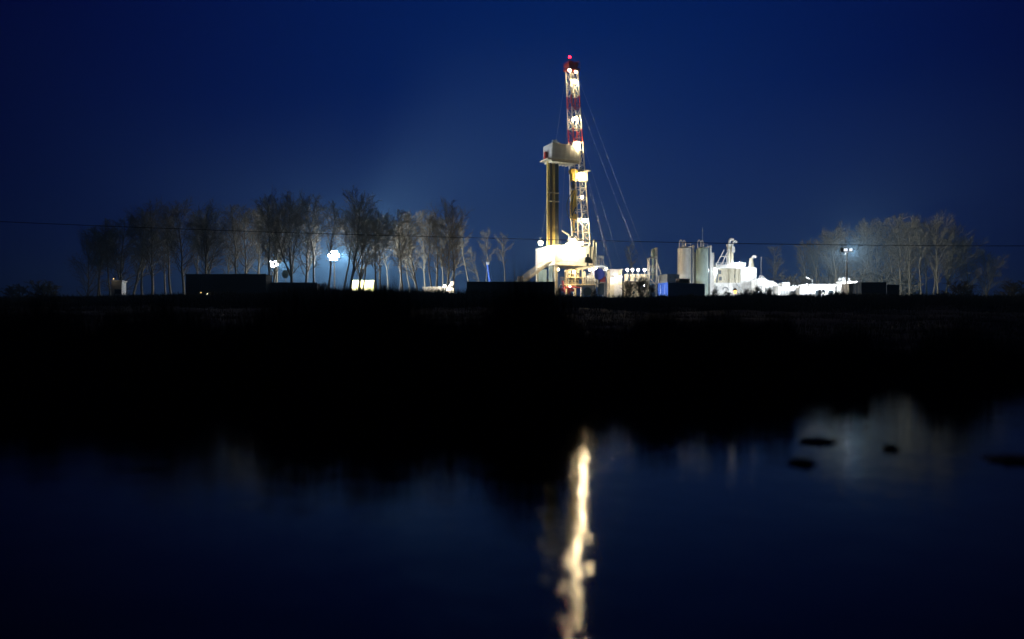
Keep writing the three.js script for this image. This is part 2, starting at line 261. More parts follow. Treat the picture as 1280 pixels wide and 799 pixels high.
  L(711, 92, 1.95, M.warmSoft, WARM, 300, 1.1); L(719, 92, 1.7, M.warmSoft, WARM, 40, 0.9); L(717.5, 104.5, 2.0, M.warm, WARM, 650, 1.2);
  L(719, 151, 2.1, M.warm, WARM, 540, 1.2); L(721, 183, 2.8, M.warm, PALE, 380, 1.6); L(726, 220, 2.5, M.warm, PALE, 380, 1.5); L(730, 277, 2.5, M.warm, WARM, 380, 1.4); L(727, 248, 2.3, M.warmSoft, PALE, 160, 1.0);
  L(709, 308, 2.6, M.warm, WARM, 320, 1.6); L(715, 303, 2.9, M.warm, WARM, 320, 1.7); L(721, 306, 2.4, M.warm, PALE, 320, 1.7); L(726, 305, 2.0, M.warm, WARM, 180, 1.3);
  L(714, 313, 5.2, M.warm, PALE, 170, 1.5); L(706, 314, 5.2, M.warm, PALE, 120, 1.3); L(724, 315, 5.2, M.warm, PALE, 120, 1.3);
  L(675, 307, 1.3, M.warm, PALE, 600, 1.6);
  bulkhead(rig, x0 - 1.2, H(315), 2.8, M.warmSoft, PALE, 120, 0.7); bulkhead(rig, x0 + 1.2, fl - 1.3, 2.6, M.warmSoft, WARM, 40); bulkhead(rig, 2.6, fl - 1.3, z1 + 0.5, M.warmSoft, WARM, 60);  // the two under-floor lamps are unseen, placed to light the equipment below
}
// racked drill pipe: four bundles standing between rig floor and racking board
{
  const bundle = (label, lx, lz, n, m, mat) => {
    const base = rig.localToWorld(V(lx, hy(330, RIGD), lz));
    const b = thing('drill_pipe_bundle', label, 'drill pipe', [base.x, base.y, base.z], 25 * Math.PI / 180, 'drill pipe stands racked on the rig floor');
    const l = hy(204, RIGD) - hy(330, RIGD), g = cyl(0.075, 0.075, l, 0, 0, 0, 8), band = cyl(0.1, 0.1, 0.35, 0, 0, 0, 8), belt = bx(n * 0.17, 0.22, 0.05);
    for (let i = 0; i < n; i++) for (let j = 0; j < m; j++) { const p = new THREE.Mesh(g, mat); p.name = 'pipe'; p.position.set((i - (n - 1) / 2) * 0.165, 0.03, -j * 0.165); b.add(p); const c = new THREE.Mesh(band, mat); c.name = 'tool_joint'; c.position.y = l * 0.34; p.add(c); }
    for (const [k, tilt] of [[hy(243.5, RIGD) - hy(330, RIGD), 0.12], [hy(254, RIGD) - hy(330, RIGD), 0.03]]) { const r = new THREE.Mesh(belt, M.cream); r.name = 'belt'; r.position.set(0, k, 0.12); r.rotation.z = tilt; b.add(r); }
  };
  rig.updateMatrixWorld(true);
  bundle('yellowish racked drill pipes, leftmost bundle under the racking board', -3.95, 0.9, 3, 3, M.pipeYellow);
  bundle('brown rusty racked drill pipes between the two yellowish bundles', -3.42, 0.75, 3, 4, M.pipeBrown);
  bundle('yellowish racked drill pipes, right one of the two yellowish bundles', -2.88, 0.9, 3, 3, M.pipeYellow);
  bundle('dark grey racked drill pipes, rightmost bundle under the racking board', -2.2, 0.7, 5, 4, M.pipeGrey);
}
// guy wires
{
  const guy = (label, a, da, b, db) => {
    const p = V(wx(a[0], da), GY + hy(a[1], da), -da), q = V(wx(b[0], db), 0, -db); q.y = ground(q.x, q.z);
    const e = V(wx(b[0], db), GY + hy(b[1], db), -db), dir = e.clone().sub(p), k = (GY - p.y) / dir.y, f = p.clone().addScaledVector(dir, k);
    const o = thing('guy_wire', label, 'guy wire', [f.x, GY, f.z], 0, 'steel guy wires of the mast');
    const pts = [0, 0.25, 0.5, 0.75, 1].map((t) => p.clone().lerp(f, t).sub(V(f.x, GY + Math.sin(t * Math.PI) * 0.35, f.z)));
    part('cable', tube(pts, 0.018, 24, 5), M.wire, o); part('ground_anchor', [bx(0.5, 0.5, 0.5, 0, 0.1, 0), cyl(0.08, 0.08, 0.6, 0, 0.1, 0, 8)], M.grey, o);
  };
  guy('outermost guy wire on the right of the mast, from near its top', [725, 103], 160, [800, 300], 163);
  guy('second guy wire from the right, steep and running from high on the mast', [724, 128], 160, [790, 297], 158);
  guy('third guy wire from the right, anchored behind the row of lamp heads', [731, 185], 161, [774, 322], 165);
  guy('fourth guy wire from the right, close to its steeper twin', [733, 215], 160, [762, 322], 163);
  guy('innermost guy wire on the right, close beside the lower mast', [735, 232], 160, [758, 312], 157);
  guy('left guy wire running down past the white racking board', [708, 88], 160, [676, 300], 164);
  guy('second guy wire on the left, between racked pipes and mast', [711, 108], 160, [701, 300], 166);
}

// ---------------------------------------------------------------- builders for site things
function container(name, label, category, px, d, L, Hh, W, turn, mat, { y = 0, group, anchor = 'l', doorMat } = {}) {
  const o = thing(name, label, category, [wx(px, d), GY + y, -d], turn, group), x0 = 0, x1 = L;   // origin: front left corner, front towards +z
  const panelN = Math.max(3, Math.round(L / 1.2));
  part('shell', [span(x0 + 0.05, x1 - 0.05, 0.12, Hh - 0.08, -W + 0.05, -0.07)], mat, o);
  for (let k = 0; k < panelN; k++) { const a = lerp(x0 + 0.16, x1 - 0.16, k / panelN), b = lerp(x0 + 0.16, x1 - 0.16, (k + 1) / panelN), g = []; for (let i = 0; i < 4; i++) g.push(span(lerp(a, b, (i + 0.15) / 4), lerp(a, b, (i + 0.7) / 4), 0.2, Hh - 0.16, -0.075, -0.035)); part('side_panel', g, mat, o); }
  const posts = []; for (const [a, b] of [[x0, -0.16], [x1 - 0.16, -0.16], [x0, -W], [x1 - 0.16, -W]]) part('corner_post', [span(a, a + 0.16, 0, Hh, b, b + 0.16)], mat, o);
  part('top_rail', [span(x0 + 0.16, x1 - 0.16, Hh - 0.14, Hh - 0.01, -0.14, -0.01), span(x0 + 0.01, x0 + 0.14, Hh - 0.14, Hh - 0.01, -W + 0.16, -0.16)], mat, o);
  part('bottom_rail', [span(x0 + 0.16, x1 - 0.16, 0.01, 0.16, -0.14, -0.01), span(x0 + 0.01, x0 + 0.14, 0.01, 0.16, -W + 0.16, -0.16)], mat, o);
  for (const s of [0, 1]) { const za = lerp(-W + 0.2, -0.2, s / 2), zb = lerp(-W + 0.2, -0.2, (s + 1) / 2), dr = part('door', [span(x0 + 0.02, x0 + 0.05, 0.2, Hh - 0.18, za + 0.02, zb - 0.02), span(x0 - 0.0, x0 + 0.02, 0.5, 0.6, za + 0.1, zb - 0.1), span(x0 - 0.0, x0 + 0.02, Hh - 0.8, Hh - 0.7, za + 0.1, zb - 0.1)], doorMat ?? mat, o); part('locking_bar', [bar(V(x0 - 0.03, 0.25, (za + zb) / 2), V(x0 - 0.03, Hh - 0.25, (za + zb) / 2), 0.025)], M.galv, dr); }
  return o;
}
function cabin(name, label, category, px, d, L, Hh, W, turn, mat, wins, opts = {}) {
  const o = thing(name, label, category, [wx(px, d), GY + (opts.y ?? 0), -d], turn, opts.group);
  part('wall', [span(0, L, 0.25, Hh - 0.18, -W, 0)], mat, o);
  part('roof', [span(-0.12, L + 0.12, Hh - 0.18, Hh, -W - 0.12, 0.12)], opts.roof ?? mat, o);
  part('skid', [span(0.1, L - 0.1, 0, 0.25, -0.4, -0.15), span(0.1, L - 0.1, 0, 0.25, -W + 0.15, -W + 0.4)], M.dark, o);
  for (const [a, b, y0, y1] of wins) { const f = part('window', [span(a, b, y0, y0 + 0.07, 0.003, 0.06), span(a, b, y1 - 0.07, y1, 0.003, 0.06), span(a, a + 0.07, y0 + 0.07, y1 - 0.07, 0.003, 0.06), span(b - 0.07, b, y0 + 0.07, y1 - 0.07, 0.003, 0.06)], M.grey, o); part('pane', [span(a + 0.07, b - 0.07, y0 + 0.07, y1 - 0.07, 0.004, 0.02)], M.glass, f); }
  if (opts.door !== undefined) { const a = opts.door, dr = part('door', [span(a, a + 0.85, 0.3, 2.3, 0.003, 0.05)], opts.doorMat ?? M.grey, o); part('handle', [span(a + 0.7, a + 0.78, 1.2, 1.25, 0.05, 0.1)], M.dark, dr); }
  return o;
}
function railing(o, x0, x1, y, z, n, mat = M.white, h = 1.1) {
  const g = [bar(V(x0, y + h, z), V(x1, y + h, z), 0.035), bar(V(x0, y + h / 2, z), V(x1, y + h / 2, z), 0.03)];
  for (let i = 0; i <= n; i++) g.push(bar(V(lerp(x0, x1, i / n), y, z), V(lerp(x0, x1, i / n), y + h, z), 0.035));
  return part('guard_rail', g, mat, o);
}
// pole with floodlight heads aimed at points on the site
function lightPole(label, px, d, py, heads, cd, mat = M.galv) {
  const h = hy(py, d), o = thing('light_pole', label, 'light pole', [wx(px, d), GY, -d], 0, 'floodlight poles of the drill site');
  part('pole', [cyl(0.17, 0.1, h, 0, 0, 0, 12), bx(0.6, 0.12, 0.6, 0, 0.05, 0)], mat, o);
  part('cross_bar', [bx(2.1, 0.1, 0.1, 0, h - 0.15, 0.16), bx(0.1, 0.1, 1.2, 0, h - 0.3, 0)], mat, o);
  for (const [x, z, tx, ty, tz, k = 1, mt = M.cool, col = COOL, up = 0, cone = 1.2] of heads) {
    const p = V(x, h + 0.15 + up, z), dir = V(tx - o.position.x - x, ty + GY - (GY + h), tz + d - z).normalize();
    const hd = part('floodlight', [bx(0.62, 0.5, 0.26)], M.dark, o); hd.position.copy(p); hd.quaternion.setFromUnitVectors(V(0, 0, 1), dir);
    const ln = part('lamp_lens', [bx(0.54, 0.42, 0.04, 0, 0, 0.151)], mt, hd);
    if (k) spot(hd, 0, 0, 0.25, 0, 0, 10, col, cd * k, cone);
  }
  return o;
}

// ---------------------------------------------------------------- equipment right of and below the rig floor
{ // manifold skid: open steel frame with two tiers of cream pump units
  const d = 151, H = (py) => hy(py, d), X = (px) => (px - 724) * S(d);
  const o = thing('pump_skid', 'cream coloured two-tier pump frame with railings below the rig floor', 'pump skid', [wx(724, d), GY, -d]);
  for (const px of [708, 719, 728, 742]) part('frame_post', [span(X(px) - 0.1, X(px) + 0.1, 0, H(px < 715 ? 337 : 333), -0.1, 0.1)], M.cream, o);
  for (const px of [708, 742]) part('frame_post', [span(X(px) - 0.1, X(px) + 0.1, 0, H(335), -3.4, -3.2)], M.cream, o);
  part('roof_beam', [bar(V(X(707), H(338), 0), V(X(743), H(332.5), 0), 0.16, 6), bar(V(X(707), H(338), -3.3), V(X(743), H(332.5), -3.3), 0.16, 6), bar(V(X(708), H(337.5), 0), V(X(708), H(337.5), -3.3), 0.12)], M.cream, o);
  part('deck', [span(X(701), X(744), H(356.5), H(355), -3.5, 0.3)], M.cream, o);
  part('deck', [span(X(709), X(727), H(347.3), H(346.4), -3.4, 0.0)], M.cream, o);
  for (const [a, b, c, e, mt] of [[710, 713.6, 338.8, 346.2, M.cream], [715, 718.6, 339.4, 346.2, M.beige], [720, 724.5, 338, 346.2, M.cream], [711, 714.8, 348.4, 354.9, M.cream], [715.6, 719, 348, 354.9, M.cream], [720, 723.6, 349, 354.9, M.beige], [729, 732.5, 341, 354.9, M.beige], [734, 740.5, 344, 354.9, M.grey]]) { const u = part('pump_unit', [span(X(a), X(b), H(e), H(c), -2.2, -0.3), cyl(0.2, 0.2, 0.3, (X(a) + X(b)) / 2, H(c), -1, 12)], mt, o); part('valve', [bar(V((X(a) + X(b)) / 2, (H(c) + H(e)) / 2, -0.3), V((X(a) + X(b)) / 2, (H(c) + H(e)) / 2, 0), 0.16, 12)], M.dark, u); }
  railing(o, X(701), X(709), H(355), 0.25, 4, M.cream); railing(o, X(729), X(743), H(355), 0.25, 6, M.white, 1.2);
  part('pipe_run', [tube([V(X(701), H(362), 0.3), V(X(705), H(360), 0.4), V(X(715), H(359), 0.4), V(X(727), H(360), 0.3)], 0.14, 24), tube([V(X(703), H(351), 0.2), V(X(704), H(358), 0.4), V(X(706), H(366), 0.4)], 0.18, 16)], M.machineRed, o);
  part('valve_tree', [cyl(0.2, 0.2, H(318) - H(333), X(734.5), H(333), 0.2, 12), bx(0.9, 0.9, 0.6, X(734.5), H(325), 0.2), bx(0.6, 0.6, 0.6, X(738), H(327), 0.2), cyl(0.12, 0.12, H(305) - H(325), X(738), H(325), 0.1, 10)], M.dark, o);
  bulkhead(o, X(717), H(336.5) - 0.5, 0.6, M.warmSoft, WARM, 24, 0.8); bulkhead(o, X(737), H(334) - 0.6, 0.9, M.warmSoft, PALE, 22, 0.7); bulkhead(o, X(712), H(358.5), 1.0, M.warmSoft, WARM, 12, 0.6);  // unseen lamps, placed to light the pump units
}
{ // platform with handrails above the blue machine
  const d = 153, H = (py) => hy(py, d), X = (px) => (px - 748) * S(d);
  const o = thing('rail_platform', 'small dark platform with handrails standing above the blue motor', 'platform', [wx(748, d), GY, -d]);
  for (const px of [740, 756]) for (const z of [0, -2.6]) part('leg', [span(X(px) - 0.09, X(px) + 0.09, 0, H(332), z - 0.09, z + 0.09)], M.galv, o);
  part('deck', [span(X(736.5), X(758.5), H(334), H(332), -2.7, 0.15)], M.galv, o);
  railing(o, X(745.5), X(754), H(332), 0.1, 4, M.galv, H(320) - H(332)); railing(o, X(745.5), X(754), H(332), -2.6, 4, M.galv, H(320) - H(332));
  part('control_box', [span(X(744.5), X(746.5), H(331.8), H(321), -1.4, -0.4), span(X(748), X(750), H(331.8), H(325), -1.2, -0.4)], M.dark, o);
  part('ladder', [bar(V(X(755), H(332), 0.2), V(X(759), H(345), 0.5), 0.06), bar(V(X(752), H(320), 0.2), V(X(755.5), H(332), 0.2), 0.05)], M.galv, o);
  bulkhead(o, X(757.5), H(336.5), 0.6, M.warmSoft, COOL, 26, 0.7); bulkhead(o, X(744.5), H(336), 0.8, M.warmSoft, COOL, 20, 0.6);  // unseen lamps under the deck, placed to light the blue motor
}
{ // blue motor unit
  const d = 152, H = (py) => hy(py, d), X = (px) => (px - 750) * S(d);
  const o = thing('motor_unit', 'blue motor drum with white end boxes and dark red base under the small platform', 'motor', [wx(750, d), GY, -d]);
  part('motor_drum', [bar(V(X(748.5), H(343), -1.6), V(X(748.5), H(343), 0.2), 0.95, 24), bx(0.9, 1.5, 0.9, X(752.5), H(345), -0.5)], M.machineBlue, o);
  part('end_box', [span(X(743.4), X(746.8), H(352), H(337), -1.8, -0.2)], M.white, o); part('end_box', [span(X(755), X(757.5), H(345), H(338), -1.6, -0.2)], M.white, o);
  part('gear_case', [span(X(750), X(757), H(352.5), H(346.5), -1.6, 0.1)], M.machineRed, o);
  part('base_frame', [span(X(743), X(758), H(354), H(352.6), -1.9, 0.2), ...[743.6, 757.2].map((p) => span(X(p) - 0.1, X(p) + 0.1, 0, H(354), -0.1, 0.15))], M.grey, o);
  part('drain_pipe', [bar(V(X(746.5), H(350), 0.4), V(X(746.5), H(359), 0.4), 0.16, 10)], M.white, o);
  part('panel', [span(X(748), X(757), H(368), H(354.2), -1.6, -1.4)], M.slate, o);
}
{ // tank with dark manhole at the foot
  const d = 149, H = (py) => hy(py, d), X = (px) => (px - 733) * S(d);
  const o = thing('round_tank', 'pale steel tank with a dark round opening at the foot of the pump frame', 'tank', [wx(733, d), GY, -d]);
  part('tank_shell', [span(X(726.5), X(729), 0, H(357.5), -1.6, 0), span(X(740), X(742.5), 0, H(357.5), -1.6, 0), span(X(726.5), X(742.5), H(358.8), H(357.4), -1.7, 0.05)], M.white, o);
  part('drum', [bar(V(X(734.5), H(364.5), -1.5), V(X(734.5), H(364.5), -0.1), 0.72, 24)], M.dark, o); part('foot', [span(X(729.4), X(739.6), 0, H(371), -1.5, -0.1)], M.grey, o);
  const o2 = thing('valve_block', 'small pale valve block with pipes left of the round tank', 'valve block', [wx(712, d), GY, -d]);
  part('block', [span(-0.9, 0.9, 0, 2.2, -1, 0), span(-0.6, 0.2, 2.2, 2.9, -0.8, -0.2)], M.white, o2); part('pipe', [bar(V(-0.5, 0, 0.2), V(-0.5, 2.6, 0.2), 0.14), bar(V(0.3, 0, 0.2), V(0.3, 2.3, 0.2), 0.12), bar(V(-1.6, 1.9, 0.2), V(1.4, 1.9, 0.25), 0.1)], M.galv, o2);
}
{ // white tank cabin and the mud tanks with lamp heads
  const d = 156, H = (py) => hy(py, d);
  const o = thing('shaker_house', 'square white steel house with some cream panels right of the blue motor', 'steel house', [wx(762.5, d), GY, -d], 0.12);
  const w = 15.5 * S(d); for (let i = 0; i < 3; i++) for (let j = 0; j < 2; j++) part('wall_panel', [span(w * i / 3 + 0.02, w * (i + 1) / 3 - 0.02, lerp(2.2, H(337.5), j / 2) + 0.02, lerp(2.2, H(337.5), (j + 1) / 2) - 0.02, -0.1, 0)], (i + j) % 3 ? M.white : M.cream, o);
  part('housing', [span(0.03, w - 0.03, 0, H(337.5) - 0.03, -2.6, -0.11)], M.white, o); part('roof', [span(-0.1, w + 0.1, H(337.5), H(337.5) + 0.12, -2.7, 0.08)], M.white, o);
  for (const k of [0.2, 0.5, 0.8]) part('pipe', [bar(V(w * k, 0, 0.3), V(w * k, 2.6, 0.3), 0.14)], M.galv, o);
  bulkhead(o, w * 0.8, H(346), 0.8, M.pale, PALE, 15, 0.8); bulkhead(o, w * 0.15, H(349), 0.8, M.pale, WARM, 12, 0.8);  // unseen lamps, placed to light the front of the house
  const t = thing('mud_tank', 'long mud tank with railing behind the row of pale lamp heads', 'tank', [wx(781, d), GY, -d], 0.08);
  const L = 31 * S(d), nb = 6; for (let i = 0; i < nb; i++) part('tank_bay', [span(L * i / nb + 0.03, L * (i + 1) / nb - 0.03, 0.3, H(352), -2.4, 0), span(L * i / nb + 0.03, L * i / nb + 0.18, 0.3, H(352), 0, 0.1)], i % 2 ? M.cream : M.beige, t);
  part('catwalk', [span(0, L, H(352), H(351.2), -2.5, 0.3)], M.galv, t); railing(t, 0, L, H(351.2), 0.25, 9, M.cream, 1.15);
  for (const k of [0.12, 0.38, 0.62, 0.85]) part('agitator', [cyl(0.34, 0.34, 0.8, L * k, H(351.2), -1.2, 14), bx(0.7, 0.5, 0.7, L * k, H(351.2) + 1.0, -1.2)], k > 0.5 ? M.beige : M.cream, t);
  part('base', [span(0, L, 0, 0.3, -2.4, 0)], M.dark, t);
  let i = 0;
  for (const px of [783.5, 790, 797, 805]) {
    const q = thing('walkway_lamp', ['leftmost lamp head in the row above the mud tank', 'second lamp head from the left above the mud tank', 'third lamp head from the left above the mud tank', 'rightmost lamp head in the row, nearest the lattice tower'][i], 'lamp', [wx(px, d), GY + H(351), -d + 0.75], 0, 'lamps along the mud tank'); i++;
    part('post', [cyl(0.07, 0.06, H(339.5) - H(351), 0, 0, 0, 10)], M.white, q); part('shade', [cyl(0.4, 0.16, 0.18, 0, H(336.6) - H(351), 0, 16)], M.white, q);
    const b = part('lamp_bulb', [new THREE.SphereGeometry(0.22, 14, 10).scale(1, 0.8, 1)], M.pale, q); b.position.y = H(338) - H(351); point(b, 0, 0, 0, PALE, 9);
  }
}
{ // lattice tower
  const d = 157, H = (py) => hy(py, d), X = (px) => (px - 817) * S(d);
  const o = thing('lattice_tower', 'narrow steel lattice tower with solid upper plates left of the silos', 'tower', [wx(817, d), GY, -d]);
  const c = [[811.8, 0], [821.5, 0], [811.8, -1.6], [821.5, -1.6]];
  c.forEach(([px, z]) => part('tower_leg', [bar(V(X(px), 0, z), V(X(px), H(px > 815 ? 310 : 322), z), 0.11, 8)], M.galv, o));
  const n = 6; for (let k = 0; k < n; k++) { const a = H(lerp(385, 322, k / n)), b = H(lerp(385, 322, (k + 1) / n)), g = []; for (const z of [0, -1.6]) g.push(bar(V(X(811.8), a, z), V(X(821.5), k % 2 ? a : b, z), 0.06), bar(V(X(811.8), b, z), V(X(821.5), k % 2 ? b : a, z), 0.06), bar(V(X(811.8), b, z), V(X(821.5), b, z), 0.07)); for (const px of [811.8, 821.5]) g.push(bar(V(X(px), a, 0), V(X(px), b, -1.6), 0.06)); part('brace_bay', g, M.galv, o); }
  part('upper_plate', [span(X(815.5), X(818.2), H(322), H(311), -1.6, 0.1)], M.silo, o); part('upper_plate', [span(X(819.2), X(822), H(322), H(309.5), -1.6, 0.1)], M.white, o); part('inner_plate', [span(X(816), X(818.4), H(349), H(323), -1.2, -0.6)], M.silo, o);
  part('stay', [bar(V(X(821.5), H(328), 0), V(X(826.5), H(343), 0), 0.09), bar(V(X(823), H(345), 0.2), V(X(823), H(372), 0.2), 0.08), bar(V(X(813), H(349), 0.3), V(X(824), H(362), 0.4), 0.1)], M.white, o);
}
// containers in front of the silos
container('shipping_container', 'blue container with its end lit, standing in front of the silos', 'container', 835, 118, 6.0, hy(353, 118), 2.44, 0.42, M.blue);
container('shipping_container', 'dark container hidden behind the blue-ended one, carrying the cream box', 'container', 833, 126, 6.0, hy(353.5, 126), 2.44, 0.42, M.navy);
{ const d = 126; const o = thing('equipment_box', 'dark box with lit cream end, on top of the containers before the silos', 'box', [wx(834, d), GY + hy(353.3, d), -d], 0.42);
  const h = hy(342.5, d) - hy(353.3, d); part('case', [span(0.04, 2.1, 0, h, -2, 0)], M.slate, o); part('end_panel', [span(0, 0.035, 0.02, h - 0.02, -1.98, -0.02)], M.cream, o); part('door', [span(0.2, 1.0, 0.1, h - 0.1, 0.003, 0.04)], M.slate, o); part('door', [span(1.1, 1.95, 0.1, h - 0.1, 0.003, 0.04)], M.slate, o); }  // case coloured darker than its lit end
{ const d = 117; const o = thing('timber_crate', 'low rusty brown crate lying on top of the blue container', 'crate', [wx(852, d) , GY + hy(353, 118) + 0.01, -d - 1.6], 0.42); const h = 0.5; for (let k = 0; k < 3; k++) part('board', [span(0, 1.7, k * h / 3 + 0.01, (k + 1) * h / 3 - 0.01, -0.05, 0)], M.brown, o); part('lid', [span(-0.03, 1.73, h, h + 0.05, -0.9, 0.03)], M.brown, o); part('body', [span(0.02, 1.68, 0.01, h - 0.01, -0.86, -0.06)], M.brown, o); }

// silos
function silo(label, px0, px1, pyTop, d, mat, antenna) {
  const r = (px1 - px0) / 2 * S(d), h = hy(pyTop, d), o = thing('silo', label, 'silo', [wx((px0 + px1) / 2, d), GY, -d]);
  part('shell', [new THREE.CylinderGeometry(r, r, h - 2.2, 48).translate(0, 2.2 + (h - 2.2) / 2, 0)], mat, o);
  part('cone', [cyl(0.25, r, 1.6, 0, 0.6, 0, 40)], mat, o);
  for (const f of [0.25, 0.5, 0.75]) part('seam_ring', [new THREE.TorusGeometry(r + 0.005, 0.018, 6, 48).rotateX(Math.PI / 2).translate(0, lerp(2.2, h, f), 0)], mat, o);
  part('roof', [cyl(r + 0.04, 0.4, 0.42, 0, h, 0, 40)], mat, o);
  for (const [a, b] of [[-0.7, 0.7], [0.7, 0.7], [-0.7, -0.7], [0.7, -0.7]]) part('leg', [bx(0.2, 2.6, 0.2, a * r, 1.3, b * r)], M.galv, o);
  const loop = (x, w, y1) => part('vent_loop', [tube([V(x, h + 0.1, 0.3), V(x, y1 - w, 0.3), V(x + w / 2, y1, 0.3), V(x + w, y1 - w, 0.3), V(x + w, h + 0.1, 0.3)], 0.07, 30)], M.white, o);
  loop(-r * 0.75, 0.5, hy(300, d)); loop(-r * 0.2, 0.36, hy(300.5, d));
  const fx = r + 0.32; part('fill_pipe', [cyl(0.2, 0.2, h + 0.25, fx, 0, 0.35, 14), new THREE.SphereGeometry(0.32, 16, 10, 0, Math.PI * 2, 0, Math.PI / 2).scale(1, 1.5, 1).translate(fx, h + 0.25, 0.35), bar(V(fx - 0.05, h + 0.4, 0.35), V(r * 0.5, h + 0.25, 0.2), 0.12, 10)], M.white, o);
  part('ladder', [bx(0.06, h - 0.6, 0.06, fx + 0.3, (h - 0.6) / 2, 0.1), bx(0.06, h - 0.6, 0.06, fx + 0.7, (h - 0.6) / 2, 0.1), ...Array.from({ length: 28 }, (_, k) => bx(0.4, 0.04, 0.04, fx + 0.5, 0.6 + k * (h - 1.4) / 28, 0.1)), bx(0.55, h - 1.0, 0.12, fx + 0.5, (h - 1) / 2 + 0.3, -0.12)], M.white, o);
  part('roof_rail', [bar(V(0, h + 0.9, 0.8), V(r * 0.9, h + 0.9, 0.3), 0.04), bar(V(0.1, h + 0.3, 0.8), V(0.1, h + 0.9, 0.8), 0.04), bar(V(r * 0.85, h + 0.1, 0.3), V(r * 0.85, h + 0.9, 0.3), 0.04)], M.white, o);
  if (antenna) part('antenna', [bar(V(0.05, h + 0.3, 0), V(0.05, hy(284, d), 0), 0.035), bx(0.12, 0.5, 0.12, 0.05, hy(288, d), 0)], M.galv, o);
  return o;
}
silo('left pale grey silo with roof vents, beside the lattice tower', 847, 864, 311, 165, M.siloWhite, false);
silo('right greenish silo with a thin aerial on top, next to the white plant', 870, 885.5, 311.5, 164, M.silo, true);

